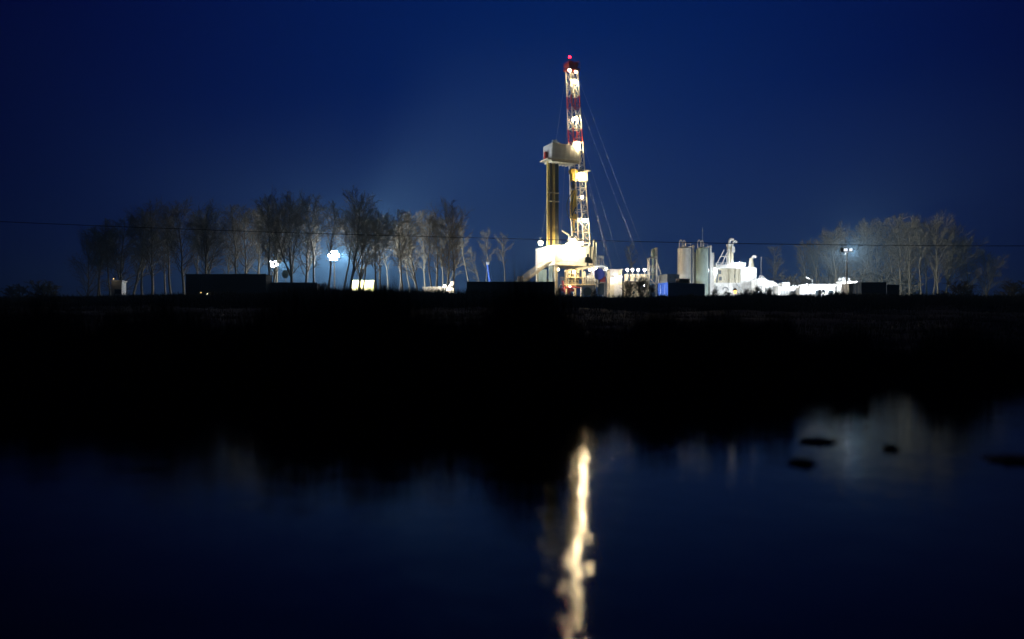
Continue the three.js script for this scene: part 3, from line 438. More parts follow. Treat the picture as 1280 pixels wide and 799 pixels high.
// ---------------------------------------------------------------- white plant
{
  const d = 165, H = (py) => hy(py, d), X = (px) => (px - 918) * S(d);
  const o = thing('mixing_plant', 'brightly lit white mixing plant with tall vent column and beige tank', 'plant', [wx(918, d), GY, -d]);
  part('lower_wall', [span(X(890), X(941), 0, H(353.5), -5, 0)], M.white, o);
  for (let k = 0; k < 8; k++) part('wall_rib', [span(X(892 + k * 6.2), X(892.7 + k * 6.2), 0.2, H(354.5), 0.003, 0.12)], M.white, o);
  for (let k = 0; k < 6; k++) part('tank_plate', [span(X(894 + k * 5.2) + 0.02, X(899.2 + k * 5.2) - 0.02, H(353.4), H(335.5), -4.6, -0.7 + (k === 5 ? 0.3 : 0))], M.beige, o);
  for (const px of [896.5, 913, 925]) part('support', [bar(V(X(px), H(353.4), -0.3), V(X(px + (px < 900 ? 2 : 0)), H(335), -0.5), 0.16, 8)], px < 900 ? M.dark : M.beige, o);
  for (const [px, py] of [[901, 340], [901.5, 348], [921, 345]]) part('hatch', [bx(0.5, 0.7, 0.1, X(px), H(py), -0.63)], M.dark, o);
  part('deck', [span(X(892), X(931), H(335.4), H(333.6), -4.8, 0.1)], M.white, o); railing(o, X(895), X(931), H(333.6), 0.05, 12, M.white, 0.75);
  part('deck_box', [span(X(897), X(930), H(333.6), H(330.5), -4, -0.8)], M.white, o);
  part('bright_block', [span(X(926), X(946), 0, H(335), -6, -0.05), span(X(930), X(945), H(335), H(333.8), -5.5, -0.6)], M.white, o, 'white cubic block at the right end of the plant');
  for (let k = 0; k < 4; k++) part('block_panel', [span(X(926.6 + k * 4.9), X(931 + k * 4.9), 0.3, H(336.5), -0.045, 0.03)], M.white, o);
  // vent column
  part('vent_column', [cyl(0.42, 0.4, H(305) - H(333), X(914), H(333), -1.6, 20), cyl(0.3, 0.3, H(306) - H(333), X(917), H(333), -1.3, 16)], M.cream, o);
  part('column_box', [span(X(916), X(919.6), H(315), H(308), -1.8, -0.6)], M.white, o); part('column_flange', [cyl(0.55, 0.55, 0.4, X(914.2), H(307), -1.6, 18), cyl(0.5, 0.5, 0.3, X(914), H(313), -1.6, 18)], M.white, o);
  const goose = (x, y0, y1, reach, r, z) => part('gooseneck', [tube([V(x, y0, z), V(x + 0.05, y1 - 0.5, z), V(x + reach * 0.45, y1, z), V(x + reach, y1 - 0.12, z)], r, 28, 12)], M.white, o);
  goose(X(914), H(307), H(298), 0.9, 0.26, -1.6); goose(X(917.6), H(309), H(300.8), 0.85, 0.2, -1.2);
  part('stay', [bar(V(X(896.5), H(331), -0.9), V(X(907), H(311.5), -1.2), 0.08), bar(V(X(903), H(331), -0.9), V(X(913), H(311), -1.4), 0.09), bar(V(X(901.5), H(320), -1), V(X(913), H(319.5), -1.4), 0.07), bar(V(X(910.4), H(331), -1), V(X(910.4), H(320), -1.2), 0.08)], M.white, o);
  part('column_ladder', [bar(V(X(911.6), H(333), -0.9), V(X(911.6), H(304), -0.9), 0.04), bar(V(X(912.8), H(333), -0.9), V(X(912.8), H(304), -0.9), 0.04), ...Array.from({ length: 14 }, (_, k) => bx(0.2, 0.04, 0.04, X(912.2), H(333 - k * 2), -0.9))], M.galv, o);
  // right stack with gooseneck and stays
  part('cone_stack', [cyl(0.62, 0.3, H(322) - H(335), X(941.5), H(335), -1.4, 20)], M.cream, o); goose(X(942), H(324), H(319.6), 0.85, 0.24, -1.4);
  part('stay', [bar(V(X(936), H(335), -0.4), V(X(940.6), H(326), -1), 0.07), bar(V(X(931.5), H(334), -0.6), V(X(934), H(328.5), -0.8), 0.06), bar(V(X(937.6), H(335), -0.4), V(X(941), H(327), -1), 0.06)], M.white, o);
  bulkhead(o, X(890.3), H(338), -0.6, M.dimLens, COOL, 160, 0.8); bulkhead(o, X(925), H(329), 0.3, M.dimLens, COOL, 110, 0.8);  // right-hand lamp is unseen, placed to light deck and vent column
  // stair and pipework in front
  part('front_stair', [bar(V(X(921), H(354), 0.5), V(X(931), H(370), 1.1), 0.09), bar(V(X(919), H(355), 1.2), V(X(929), H(371), 1.6), 0.09), ...Array.from({ length: 9 }, (_, k) => bx(0.35, 0.05, 0.9, X(920.5 + k * 1.05), H(355 + k * 1.7), 0.85))], M.galv, o);
  part('front_pipe', [bar(V(X(893.5), 0, 0.4), V(X(893.5), H(356), 0.4), 0.12), bar(V(X(895.5), 0, 0.5), V(X(895.5), H(358), 0.5), 0.12), tube([V(X(903), H(362), 0.5), V(X(905), H(359.5), 0.5), V(X(908), H(360), 0.5), V(X(910), H(363), 0.5)], 0.12)], M.grey, o);
}
{ // sloping white stack right of plant
  const d = 160, H = (py) => hy(py, d), X = (px) => (px - 960) * S(d);
  const o = thing('tarpaulin_stack', 'white sheeted stack sloping down to the right of the plant', 'sheeted stack', [wx(960, d), GY, -d]);
  const sh = new THREE.Shape([[947.5, 395], [947.5, 349], [953, 347.5], [961, 351.5], [966, 352], [972.5, 356], [972.5, 395]].map(([a, b]) => new THREE.Vector2(X(a), Math.max(0, H(b)))));
  part('sheet', [new THREE.ExtrudeGeometry(sh, { depth: 4, bevelEnabled: true, bevelSize: 0.1, bevelThickness: 0.1, bevelSegments: 2, curveSegments: 4 }).translate(0, 0, -4)], M.white, o);
  for (const px of [952, 957, 962, 967]) part('strap', [span(X(px) - 0.05, X(px) + 0.05, 0.3, H(356), 0.105, 0.14)], M.grey, o);
  part('rail_frame', [bar(V(X(948), H(349), 0), V(X(950), H(345), 0), 0.06), bar(V(X(950), H(345), 0), V(X(954), H(345), 0), 0.06), bar(V(X(954), H(345), 0), V(X(958), H(350), 0), 0.06), bar(V(X(952), H(345), 0), V(X(952), H(349), 0), 0.06)], M.white, o);
  const t = thing('thin_post', 'thin grey post rising behind the sloping sheeted stack', 'post', [wx(951.5, 170), GY, -170]); part('shaft', [cyl(0.07, 0.05, hy(322, 170), 0, 0, 0, 8)], M.grey, t); part('cap', [bx(0.2, 0.2, 0.2, 0, hy(322, 170), 0)], M.grey, t);
}
{ // machines and cabins to the right
  let d = 156, o = thing('generator_unit', 'white generator box with a raised top left of the long white cabin', 'generator', [wx(973.5, d), GY, -d]);
  const s = S(156); part('case', [span(0, 15 * s, 0, hy(358.5, d), -2.4, 0)], M.white, o); part('radiator_box', [span(5 * s, 14.5 * s, hy(358.4, d), hy(353, d), -2, -0.3)], M.white, o); for (let k = 0; k < 4; k++) part('louvre', [span(0.3 + k * 0.5, 0.7 + k * 0.5, 2.6, 3.9, 0.003, 0.06)], M.grey, o); part('exhaust', [cyl(0.1, 0.1, 0.7, 2.4 * s, hy(358.4, d), -0.8, 10)], M.grey, o);
  o = thing('pipe_rack', 'pale steel pipe rack with upright posts between generator and long cabin', 'pipe rack', [wx(989, d), GY, -d]); for (let k = 0; k < 6; k++) part('upright', [span(k * 1.9 * s, k * 1.9 * s + 0.14, 0, hy(358 - (k % 2) * 1.5, d), -0.2, 0)], M.galv, o); for (let k = 0; k < 3; k++) part('pipe', [bar(V(-0.2, 2.7 + k * 0.5, -0.4), V(11 * s, 2.7 + k * 0.5, -0.4), 0.16, 10)], M.galv, o);
  d = 152; o = cabin('site_cabin', 'long white site cabin between the pipe rack and the light pole', 'cabin', 1012, d, 44 * S(d), hy(355.5, d), 2.6, 0.02, M.white, [[1.0, 2.0, 2.7, 3.7], [3.2, 4.2, 2.7, 3.7]], { door: 4.9 });
  o = thing('pump_trailer', 'low white pump trailer with two stubby tops left of the long cabin', 'trailer', [wx(1000, d), GY, -d]); part('bed', [span(0, 11.5 * S(d), 0.6, hy(359, d), -2.2, 0)], M.white, o); part('pump_head', [span(0.3, 1.0, hy(359, d), hy(355.5, d), -1.4, -0.4)], M.white, o); part('pump_head', [span(1.15, 1.5, hy(359, d), hy(354.5, d), -1.4, -0.4)], M.galv, o); for (const x of [0.4, 1.2]) part('wheel', [bar(V(x, 0.45, -0.2), V(x, 0.45, 0.05), 0.45, 20)], M.rubber, o);
  o = thing('lamp_arm', 'small angled lamp arm standing over the long white cabin', 'lamp', [wx(1013, 158), GY, -158]); part('post', [cyl(0.06, 0.05, hy(350, 158), 0.4, 0, 0, 8), bar(V(0.4, hy(350, 158), 0), V(-0.5, hy(348, 158), 0.1), 0.06)], M.galv, o); part('head', [bx(0.7, 0.2, 0.3, -0.55, hy(347.7, 158), 0.1, 0, 0, -0.4)], M.white, o);
  d = 148; o = cabin('tall_cabin', 'white cabin with roof railing just behind the right light pole', 'cabin', 1054, d, 17 * S(d), hy(351.5, d), 2.6, 0.05, M.white, [[0.4, 1.2, 3.2, 4.0]], { door: 1.2 }); railing(o, -0.6, 1.2, hy(351.5, d), -0.2, 3, M.galv, 0.5); part('side_stair', [bar(V(-1.4, 1.5, 0.2), V(0, hy(351, d), 0.2), 0.07), bar(V(-1.4, 2.4, 0.2), V(0, hy(351, d) + 0.6, 0.2), 0.05)], M.galv, o);
  container('shipping_container', 'grey-white container with dark right neighbour, right of the light pole', 'container', 1061, 124, 1.9, hy(354, 124), 2.44, 0.05, M.galv);
  container('shipping_container', 'dark container among the right trees, with a flat black side', 'container', 1077, 120, 3.5, hy(352.5, 120), 2.44, 0.08, M.slate);
  container('shipping_container', 'rightmost dark container, lower and set back beside the trees', 'container', 1109, 126, 1.7, hy(356, 126), 2.44, -0.05, M.navy);
}
// ---------------------------------------------------------------- left part of the site
container('shipping_container', 'long dark blue container standing left of the rig stair', 'container', 583.5, 116, 11.6, hy(352, 116), 2.44, 0.0, M.slate);
container('shipping_container', 'long black container behind the far left trees', 'container', 232, 112, 10.3, hy(342.5, 112), 2.6, -0.03, M.slate);
container('shipping_container', 'low dark container below the two left floodlights', 'container', 336, 114, 6.2, hy(353, 114), 2.44, 0.03, M.slate);
cabin('site_cabin', 'bright yellow site cabin glowing under the big left floodlight', 'cabin', 440, 162, 26.5 * S(162), hy(350.5, 162), 2.8, 0.04, M.cabinYellow, [], { roof: M.cabinYellow });  // the yellow is in the paint; the floodlight on it is cool white
cabin('site_cabin', 'low white cabin left of the long dark blue container', 'cabin', 529, 138, 28 * S(138), hy(358.5, 138), 2.6, 0.0, M.white, [[1.4, 2.2, 1.6, 2.3]], { roof: M.white });
{ const d = 136, o = thing('white_pump', 'jumbled white pump set between low cabin and long dark container', 'pump', [wx(558, d), GY, -d]); part('frame', [span(0, 1.1, 0, hy(360, d), -1.2, 0)], M.white, o); part('pump_body', [bar(V(0.3, hy(361, d), -0.5), V(0.9, hy(354, d), -0.5), 0.3, 14), bx(0.5, 0.6, 0.5, 0.85, hy(354, d), -0.5)], M.white, o); part('lever', [bar(V(-0.6, hy(360, d), 0.1), V(0.1, hy(358, d), 0.1), 0.05)], M.galv, o);
  const b = bulkhead(o, -0.2, hy(358, d), 0.9, M.warmSoft, PALE, 60, 0.7); part('unseen_lamp_stand', [cyl(0.05, 0.04, hy(357, d), -0.2, 0, 0.9, 8)], M.galv, o); }  // lamp and stand are unseen, placed to light the white pump
{ const d = 172, o = thing('crane_boom', 'pale blue crane boom rising at a slant behind the long dark container', 'crane', [wx(618, d), GY, -d]); part('boom', [bar(V(0, 0.5, 0), V((609.5 - 618) * S(d), hy(330, d), 0), 0.34, 8, 0.24)], M.blue, o); part('boom_tip', [bx(0.6, 0.5, 0.5, (609.5 - 618) * S(d), hy(330, d) + 0.1, 0)], M.galv, o); part('carrier', [span(-2, 4, 0.5, 2.2, -1.2, 1.2)], M.blue, o); for (const x of [-1.2, 0.6, 3]) part('wheel', [bar(V(x, 0.55, 1.0), V(x, 0.55, 1.35), 0.55, 18)], M.rubber, o); }
{ const d = 140, o = thing('gas_bottle_rack', 'small pale cylinder rack beside the foot of the rig stair', 'rack', [wx(648, d), GY, -d]); for (let k = 0; k < 3; k++) part('bottle', [cyl(0.16, 0.16, hy(346.5, d) - 1.5, k * 0.36, 1.5, 0, 12), new THREE.SphereGeometry(0.16, 12, 8).translate(k * 0.36, hy(346.5, d), 0)], M.cream, o); part('frame', [span(-0.25, 1.0, 0, 1.5, -0.3, 0.3)], M.grey, o); part('rail', [bar(V(1.1, 2, 0), V(1.1, hy(346, d), 0), 0.06), bar(V(1.7, 2, 0), V(1.7, hy(347, d), 0), 0.06), bar(V(1.1, hy(347, d), 0), V(1.7, hy(347.5, d), 0), 0.05), span(1.05, 1.75, 0, 2, -0.1, 0.1)], M.cream, o); part('aerial', [bar(V(-0.6, 0, 0), V(-0.6, hy(337, d), 0), 0.04)], M.grey, o); }
{ const d = 122, o = cabin('site_caravan', 'small white caravan under the dark bushy trees at far left', 'caravan', 139, d, 1.4, hy(350.5, d), 1.8, 0.1, M.white, [[0.4, 1.4, 1.3, 2.0]], {}); bulkhead(o, 0.5, hy(349, d), 0.6, M.amber, PALE, 0.12, 0.3); }  // its small lamp is unseen, placed to light the caravan wall
{ const d = 147, o = thing('satellite_dish', 'dim round dish on a thin stand right of the smaller left floodlight', 'dish', [wx(357, d), GY, -d]); part('dish', [new THREE.SphereGeometry(0.75, 24, 12, 0, Math.PI * 2, 0, 0.9).rotateX(Math.PI / 2).scale(1, 1.2, 0.6).translate(0, hy(343, d), 0)], M.green, o); part('stand', [cyl(0.08, 0.06, hy(345, d), 0, 0, 0, 8)], M.galv, o); }

// floodlight poles; rear heads are unseen, aimed to light rig, plant, trees and haze
lightPole('left floodlight pole, smaller glare behind the bare trees', 343, 168, 331.5, [[-0.34, 0.5, -44, 5, -60, 0.1, M.cool, COOL, -0.3], [0.34, 0.5, -40, 5, -60, 0.1, M.cool, COOL, -0.3], [-0.34, 0.5, -44, 5, -60, 0.1, M.cool, COOL, 0.3], [0.34, 0.5, -40, 5, -60, 0.1, M.cool, COOL, 0.3], [-0.4, -0.4, -90, 3, -176, 0.3], [0.4, -0.4, 0, 6, -176, 1], [0, -0.6, -44, 4, -200, 1.2]], 2400);
lightPole('brightest floodlight pole, beside the yellow cabin', 418, 151, 321, [[-0.7, 0.5, -34, 6, -60, 0.03], [0, 0.55, -32, 6, -60, 0.03], [0.7, 0.5, -30, 6, -60, 0.03], [-0.36, 0.5, -33, 6, -60, 0.03, M.cool, COOL, 0.58], [0.36, 0.5, -31, 6, -60, 0.03, M.cool, COOL, 0.58], [-0.36, 0.5, -33, 6, -60, 0.03, M.cool, COOL, -0.58], [0.36, 0.5, -31, 6, -60, 0.03, M.cool, COOL, -0.58], [-0.6, -0.4, -90, 2, -165, 0.22], [0.6, -0.3, 8, 17, -156, 1.1], [0.5, -0.6, -26, 2, -162, 0.2], [0, -0.7, -32, 5, -200, 1.1]], 6800);
lightPole('tall floodlight pole at the right, among the pale trees', 1058.5, 140, 314, [[-0.8, 0.1, 42, 2, -164, 0.7, M.cool, COOL, 0, 0.7], [-0.3, -0.3, 48, 3, -158, 0.6, M.cool, COOL, 0, 0.8], [0.8, -0.2, 70, 8, -168, 3.6], [-0.36, 0.45, 40, 4, -60, 0, M.dimLens], [0.4, 0.45, 66, 4, -60, 0, M.dimLens]], 1000);
{ // low work lights out of view, placed to light plant, tank, cabins and container
  const work = (label, px, d, h, tx, ty, td, cd, col = COOL) => { const o = thing('unseen_work_light', label, 'work light', [wx(px, d), GY, -d], 0, 'unseen low work lights'); part('mast', [cyl(0.06, 0.05, h, 0, 0, 0, 8)], M.galv, o); for (const a of [0, 2.1, 4.2]) part('leg', [bar(V(0, 0.6, 0), V(Math.cos(a) * 0.6, 0, Math.sin(a) * 0.6), 0.03)], M.galv, o);
    const dir = V(tx - o.position.x, ty - h, d - td).normalize(), hd = part('floodlight', [bx(0.5, 0.36, 0.2)], M.dark, o); hd.position.set(0, h, 0); hd.quaternion.setFromUnitVectors(V(0, 0, 1), dir); part('lamp_lens', [bx(0.44, 0.3, 0.04, 0, 0, 0.121)], M.cool, hd); spot(hd, 0, 0, 0.22, 0, 0, 10, col, cd, 0.85); };
  work('unseen low work light placed to light the white plant from the left', 912, 152, 3.1, wx(914, 165), 4, 165, 230);
  work('unseen low work light placed to light the bright block of the plant', 944, 150, 3.1, wx(938, 165), 4.5, 165, 300);
  work('unseen low work light placed to light the long white cabin', 1030, 142, 2.9, wx(1028, 154), 2.5, 154, 130);
  work('unseen low work light placed to light the mud tank', 792, 146, 2.9, wx(795, 157), 4, 157, 45, PALE);
  work('unseen low work light placed to light the blue container end', 803, 117, 2.0, wx(829, 119), 2.0, 119, 26);
  work('unseen low work light placed to light the low white cabin on the left', 548, 130, 2.2, wx(545, 138), 1.8, 138, 130, PALE);
}
{ const d = 140, o = thing('warning_lamp', 'glowing orange warning lamp in front of the white plant', 'lamp', [wx(919, d), GY, -d]); part('post', [cyl(0.06, 0.06, hy(367, d), 0, 0, 0, 8)], M.dark, o); const b = part('lamp_bulb', [new THREE.SphereGeometry(0.24, 14, 10).scale(0.9, 1, 0.9)], M.orange, o); b.position.y = hy(365, d); point(b, 0, 0, 0, new THREE.Color(1, 0.38, 0.05), 9); part('hood', [cyl(0.4, 0.05, 0.4, 0, hy(365, d) + 0.24, 0, 14)], M.brown, o); }
{ const mk = (label, px, py, d, mat, col, cd, r) => { const x = wx(px, d), g = ground(x, -d), y = EYE + (HZ - py) * S(d), o = thing('marker_lamp', label, 'marker lamp', [x, g, -d]); part('stake', [cyl(r * 0.3, r * 0.25, Math.max(0.05, y - g), 0, 0, 0, 8)], M.dark, o); const b = part('lamp_bulb', [new THREE.SphereGeometry(r, 10, 8)], mat, o); b.position.y = y - g; point(b, 0, 0, 0, col, cd, 1); };
  mk('tiny amber marker lamp low on the dark bank at left', 251, 366, 100, M.amber, WARM, 0.25, 0.07); mk('tiny white marker lamp right of the amber one on the bank', 259.5, 367.5, 100, M.warmSoft, WARM, 0.4, 0.06); mk('tiny violet glowing point on the dark bank by the pond', 681, 485, 11.5, M.violet, new THREE.Color(0.4, 0.3, 1), 0.004, 0.022); }  // the violet one is a small glowing point at the water edge

// ---------------------------------------------------------------- power line across the view
{
  const c = thing('power_cable', 'thin black power cable running across the whole view', 'cable', [0, 0, 0]);
  const pt = (X, Y, d) => V(wx(X, d), GY + hy(Y, d), -d), A = pt(-420, 255, 66), B = pt(1750, 302, 60), pts = [A, pt(0, 277, 64.5), pt(320, 289.5, 64), pt(640, 298.5, 63), pt(960, 305, 62), pt(1280, 307.5, 61), B];
  part('conductor', [tube(pts, 0.025, 90, 6)], M.cable, c);
  for (const [p, l] of [[A, 'wooden power pole beyond the left edge'], [B, 'wooden power pole beyond the right edge']]) { const g = ground(p.x, p.z), o = thing('power_pole', l, 'pole', [p.x, g - 0.5, p.z]); part('pole', [cyl(0.16, 0.11, p.y - g + 0.7, 0, 0, 0, 12)], M.wood, o); part('cross_arm', [bx(0.12, 0.12, 1.6, 0, p.y - g + 0.3, 0)], M.wood, o); part('insulator', [cyl(0.05, 0.04, 0.16, 0, p.y - g + 0.36, 0, 8)], M.white, o); }
}

// ---------------------------------------------------------------- trees
function limb(out, pts, r0, r1, sides) {                  // a tapered tube through points
  const n = pts.length, pos = out.pos, idx = out.idx, uvs = out.uv, base = pos.length / 3, u = V(0, 0, 0), w = V(0, 0, 0), t = V(0, 0, 0);
  let along = 0;
  for (let i = 0; i < n; i++) {
    t.copy(pts[Math.min(n - 1, i + 1)]).sub(pts[Math.max(0, i - 1)]).normalize();
    u.set(Math.abs(t.y) > 0.9 ? 1 : 0, Math.abs(t.y) > 0.9 ? 0 : 1, 0).cross(t).normalize(); w.copy(t).cross(u);
    const r = lerp(r0, r1, i / (n - 1)); if (i) along += pts[i].distanceTo(pts[i - 1]);
    for (let k = 0; k < sides; k++) { const a = k / sides * Math.PI * 2, c = Math.cos(a) * r, s = Math.sin(a) * r; pos.push(pts[i].x + u.x * c + w.x * s, pts[i].y + u.y * c + w.y * s, pts[i].z + u.z * c + w.z * s); uvs.push(k / sides * 0.5, along * 0.4); }
  }
  for (let i = 0; i < n - 1; i++) for (let k = 0; k < sides; k++) { const a = base + i * sides + k, b = base + i * sides + (k + 1) % sides; idx.push(a, b, a + sides, b, b + sides, a + sides); }
}
const bag = () => ({ pos: [], idx: [], uv: [] });
function geoOf(b) { const g = new THREE.BufferGeometry(); g.setAttribute('position', new THREE.Float32BufferAttribute(b.pos, 3)); g.setAttribute('uv', new THREE.Float32BufferAttribute(b.uv, 2)); g.setIndex(b.idx); g.computeVertexNormals(); return g; }
function treeGeo(s, { h = 15, r = 0.17, first = 0.35, spread = 0.55, count = 26, reach = 0.3, wob = 0.35, fork = 0, stems = 1 }) {
  srand(s);
  const tr = bag(), cr = bag();
  const path = (p, d, len, n, bend, up) => { const pts = [p.clone()], dir = d.clone(); for (let i = 0; i < n; i++) { dir.lerp(d, 0.35).add(V(rr(-bend, bend), rr(-bend, bend) * 0.6 + up, rr(-bend, bend))).normalize(); pts.push(pts[i].clone().addScaledVector(dir, len / n)); } return pts; };
  const along = (pts, t) => { const x = t * (pts.length - 1), i = Math.min(pts.length - 2, Math.floor(x)); return [pts[i].clone().lerp(pts[i + 1], x - i), pts[i + 1].clone().sub(pts[i]).normalize()]; };
  const side = (d, ang, az) => { const u = V(1, 0, 0); if (Math.abs(d.x) > 0.9) u.set(0, 0, 1); u.cross(d).normalize(); const w = d.clone().cross(u); return d.clone().multiplyScalar(Math.cos(ang)).addScaledVector(u, Math.sin(ang) * Math.cos(az)).addScaledVector(w, Math.sin(ang) * Math.sin(az)).normalize(); };
  const twig = (p, d, len, r0) => limb(cr, path(p, d, len, 2, 0.3, 0.02), r0, r0 * 0.4, 3);
  const branch2 = (p, d, len, r0) => { const pts = path(p, d, len, 3, 0.28, 0.03); limb(cr, pts, r0, r0 * 0.4, 3); const n = 4 + Math.floor(rnd() * 4); for (let k = 0; k < n; k++) { const [q, e] = along(pts, rr(0.2, 1)); twig(q, side(e, rr(0.35, 0.9), rr(0, 6.28)), len * rr(0.3, 0.6), Math.max(0.017, r0 * 0.5)); } };
  const branch1 = (p, d, len, r0, into) => { const pts = path(p, d, len, 6, 0.24, 0.05); limb(into, pts, r0, r0 * 0.3, 5); const n = 6 + Math.floor(len * 1.6); for (let k = 0; k < n; k++) { const t = 0.15 + 0.85 * (k + rnd()) / n, [q, e] = along(pts, t); branch2(q, side(e, rr(0.4, 0.85), rr(0, 6.28)), len * rr(0.25, 0.5) * (1.15 - 0.6 * t), Math.max(0.026, r0 * 0.42)); } };
  const stem = (p, d, len, r0, f0, nb) => { const pts = path(p, d, len, 14, wob * 0.3, 0.02); limb(tr, pts, r0, r0 * 0.14, 8); for (let k = 0; k < nb; k++) { const t = f0 + (0.98 - f0) * (k + rnd() * 0.8) / nb, [q, e] = along(pts, t); const u0 = (t - f0) / (1 - f0), L = h * reach * 1.12 * rr(0.6, 1.15) * Math.max(0.22, (0.62 + 1.6 * u0) * (1 - Math.pow(u0, 1.7)) * 0.95); branch1(q, side(e, rr(spread * 0.8, spread * 1.5), k * 2.4 + rr(-0.5, 0.5)), L, Math.max(0.04, r0 * 0.42 * (1 - 0.7 * t)), rnd() < 0.4 ? tr : cr); } return pts; };
  for (let s2 = 0; s2 < stems; s2++) {
    const tilt = stems > 1 ? 0.16 : 0.015, pts = stem(V(stems > 1 ? rr(-0.4, 0.4) : 0, -0.3, stems > 1 ? rr(-0.4, 0.4) : 0), V(rr(-tilt, tilt), 1, rr(-tilt, tilt)).normalize(), (h + 0.3) * (s2 ? rr(0.75, 0.95) : 1), r * (s2 ? 0.7 : 1), first, count);
    if (fork) for (let k = 0; k < fork; k++) { const [q, e] = along(pts, rr(0.22, 0.38)); stem(q, side(e, rr(0.3, 0.5), k * 2.6 + 0.4), h * rr(0.5, 0.62), r * 0.62, 0.25, Math.round(count * 0.6)); }
  }
  return [geoOf(tr), geoOf(cr)];
}
const barkMat = new THREE.MeshStandardMaterial({ color: new THREE.Color().setRGB(0.2, 0.175, 0.12), roughness: 0.93, map: bark });
const kinds = {
  slim: [treeGeo(11, { first: 0.4, reach: 0.22, spread: 0.5, count: 24 }), treeGeo(12, { first: 0.48, reach: 0.2, spread: 0.55, count: 22, wob: 0.6 }), treeGeo(13, { first: 0.38, reach: 0.25, spread: 0.55, count: 26 })],
  broad: [treeGeo(21, { r: 0.24, first: 0.3, reach: 0.32, spread: 0.6, count: 26, fork: 2 }), treeGeo(22, { r: 0.22, first: 0.3, reach: 0.34, spread: 0.65, count: 30 }), treeGeo(23, { r: 0.22, first: 0.32, reach: 0.3, spread: 0.55, count: 24, fork: 1, wob: 0.5 })],
  bare: [treeGeo(31, { first: 0.62, reach: 0.17, spread: 0.6, count: 14, r: 0.15, wob: 0.7 }), treeGeo(32, { first: 0.55, reach: 0.2, spread: 0.6, count: 15, r: 0.16, fork: 1, wob: 0.6 })],
  bushy: [treeGeo(41, { first: 0.1, reach: 0.36, spread: 0.75, count: 34, r: 0.2, fork: 1 })],
  shrub: [treeGeo(51, { h: 3, r: 0.035, first: 0.15, reach: 0.4, spread: 0.6, count: 12, stems: 4, wob: 0.6 })],
};
const treeSrc = new Map();
let tk = 0;
function tree(px, pyTop, d, kind, mat, label, group, wide = 1, name = 'bare_tree', category = 'tree') {
  const list = kinds[kind], v = tk++ % list.length, key = kind + v, h0 = kind === 'shrub' ? 3 : 15;
  const x = wx(px, d), z = -d, y = ground(x, z), h = GY + hy(pyTop, d) - y, s = h / (h0 * 1.0);
  let o = treeSrc.get(key);
  if (!o) { o = thing(name, label, category, [x, y, z], 0, group); const [t, c] = list[v]; const a = new THREE.Mesh(t, mat), b = new THREE.Mesh(c, mat); a.name = 'trunk'; b.name = 'crown'; o.add(a, b); treeSrc.set(key, o); }
  else { o = copyThing(o, label, [x, y, z]); o.userData.group = group; }
  o.rotation.y = (tk * 2.399) % 6.283; o.scale.set(s * wide, s, s * wide);
}
const ONES = ['', 'first', 'second', 'third', 'fourth', 'fifth', 'sixth', 'seventh', 'eighth', 'ninth', 'tenth', 'eleventh', 'twelfth', 'thirteenth', 'fourteenth', 'fifteenth', 'sixteenth', 'seventeenth', 'eighteenth', 'nineteenth'], TENS = [, , ['twentieth', 'twenty'], ['thirtieth', 'thirty'], ['fortieth', 'forty'], ['fiftieth', 'fifty']];
const ordinal = (n) => n < 20 ? ONES[n] : n % 10 ? TENS[Math.floor(n / 10)][1] + '-' + ONES[n % 10] : TENS[n / 10][0];
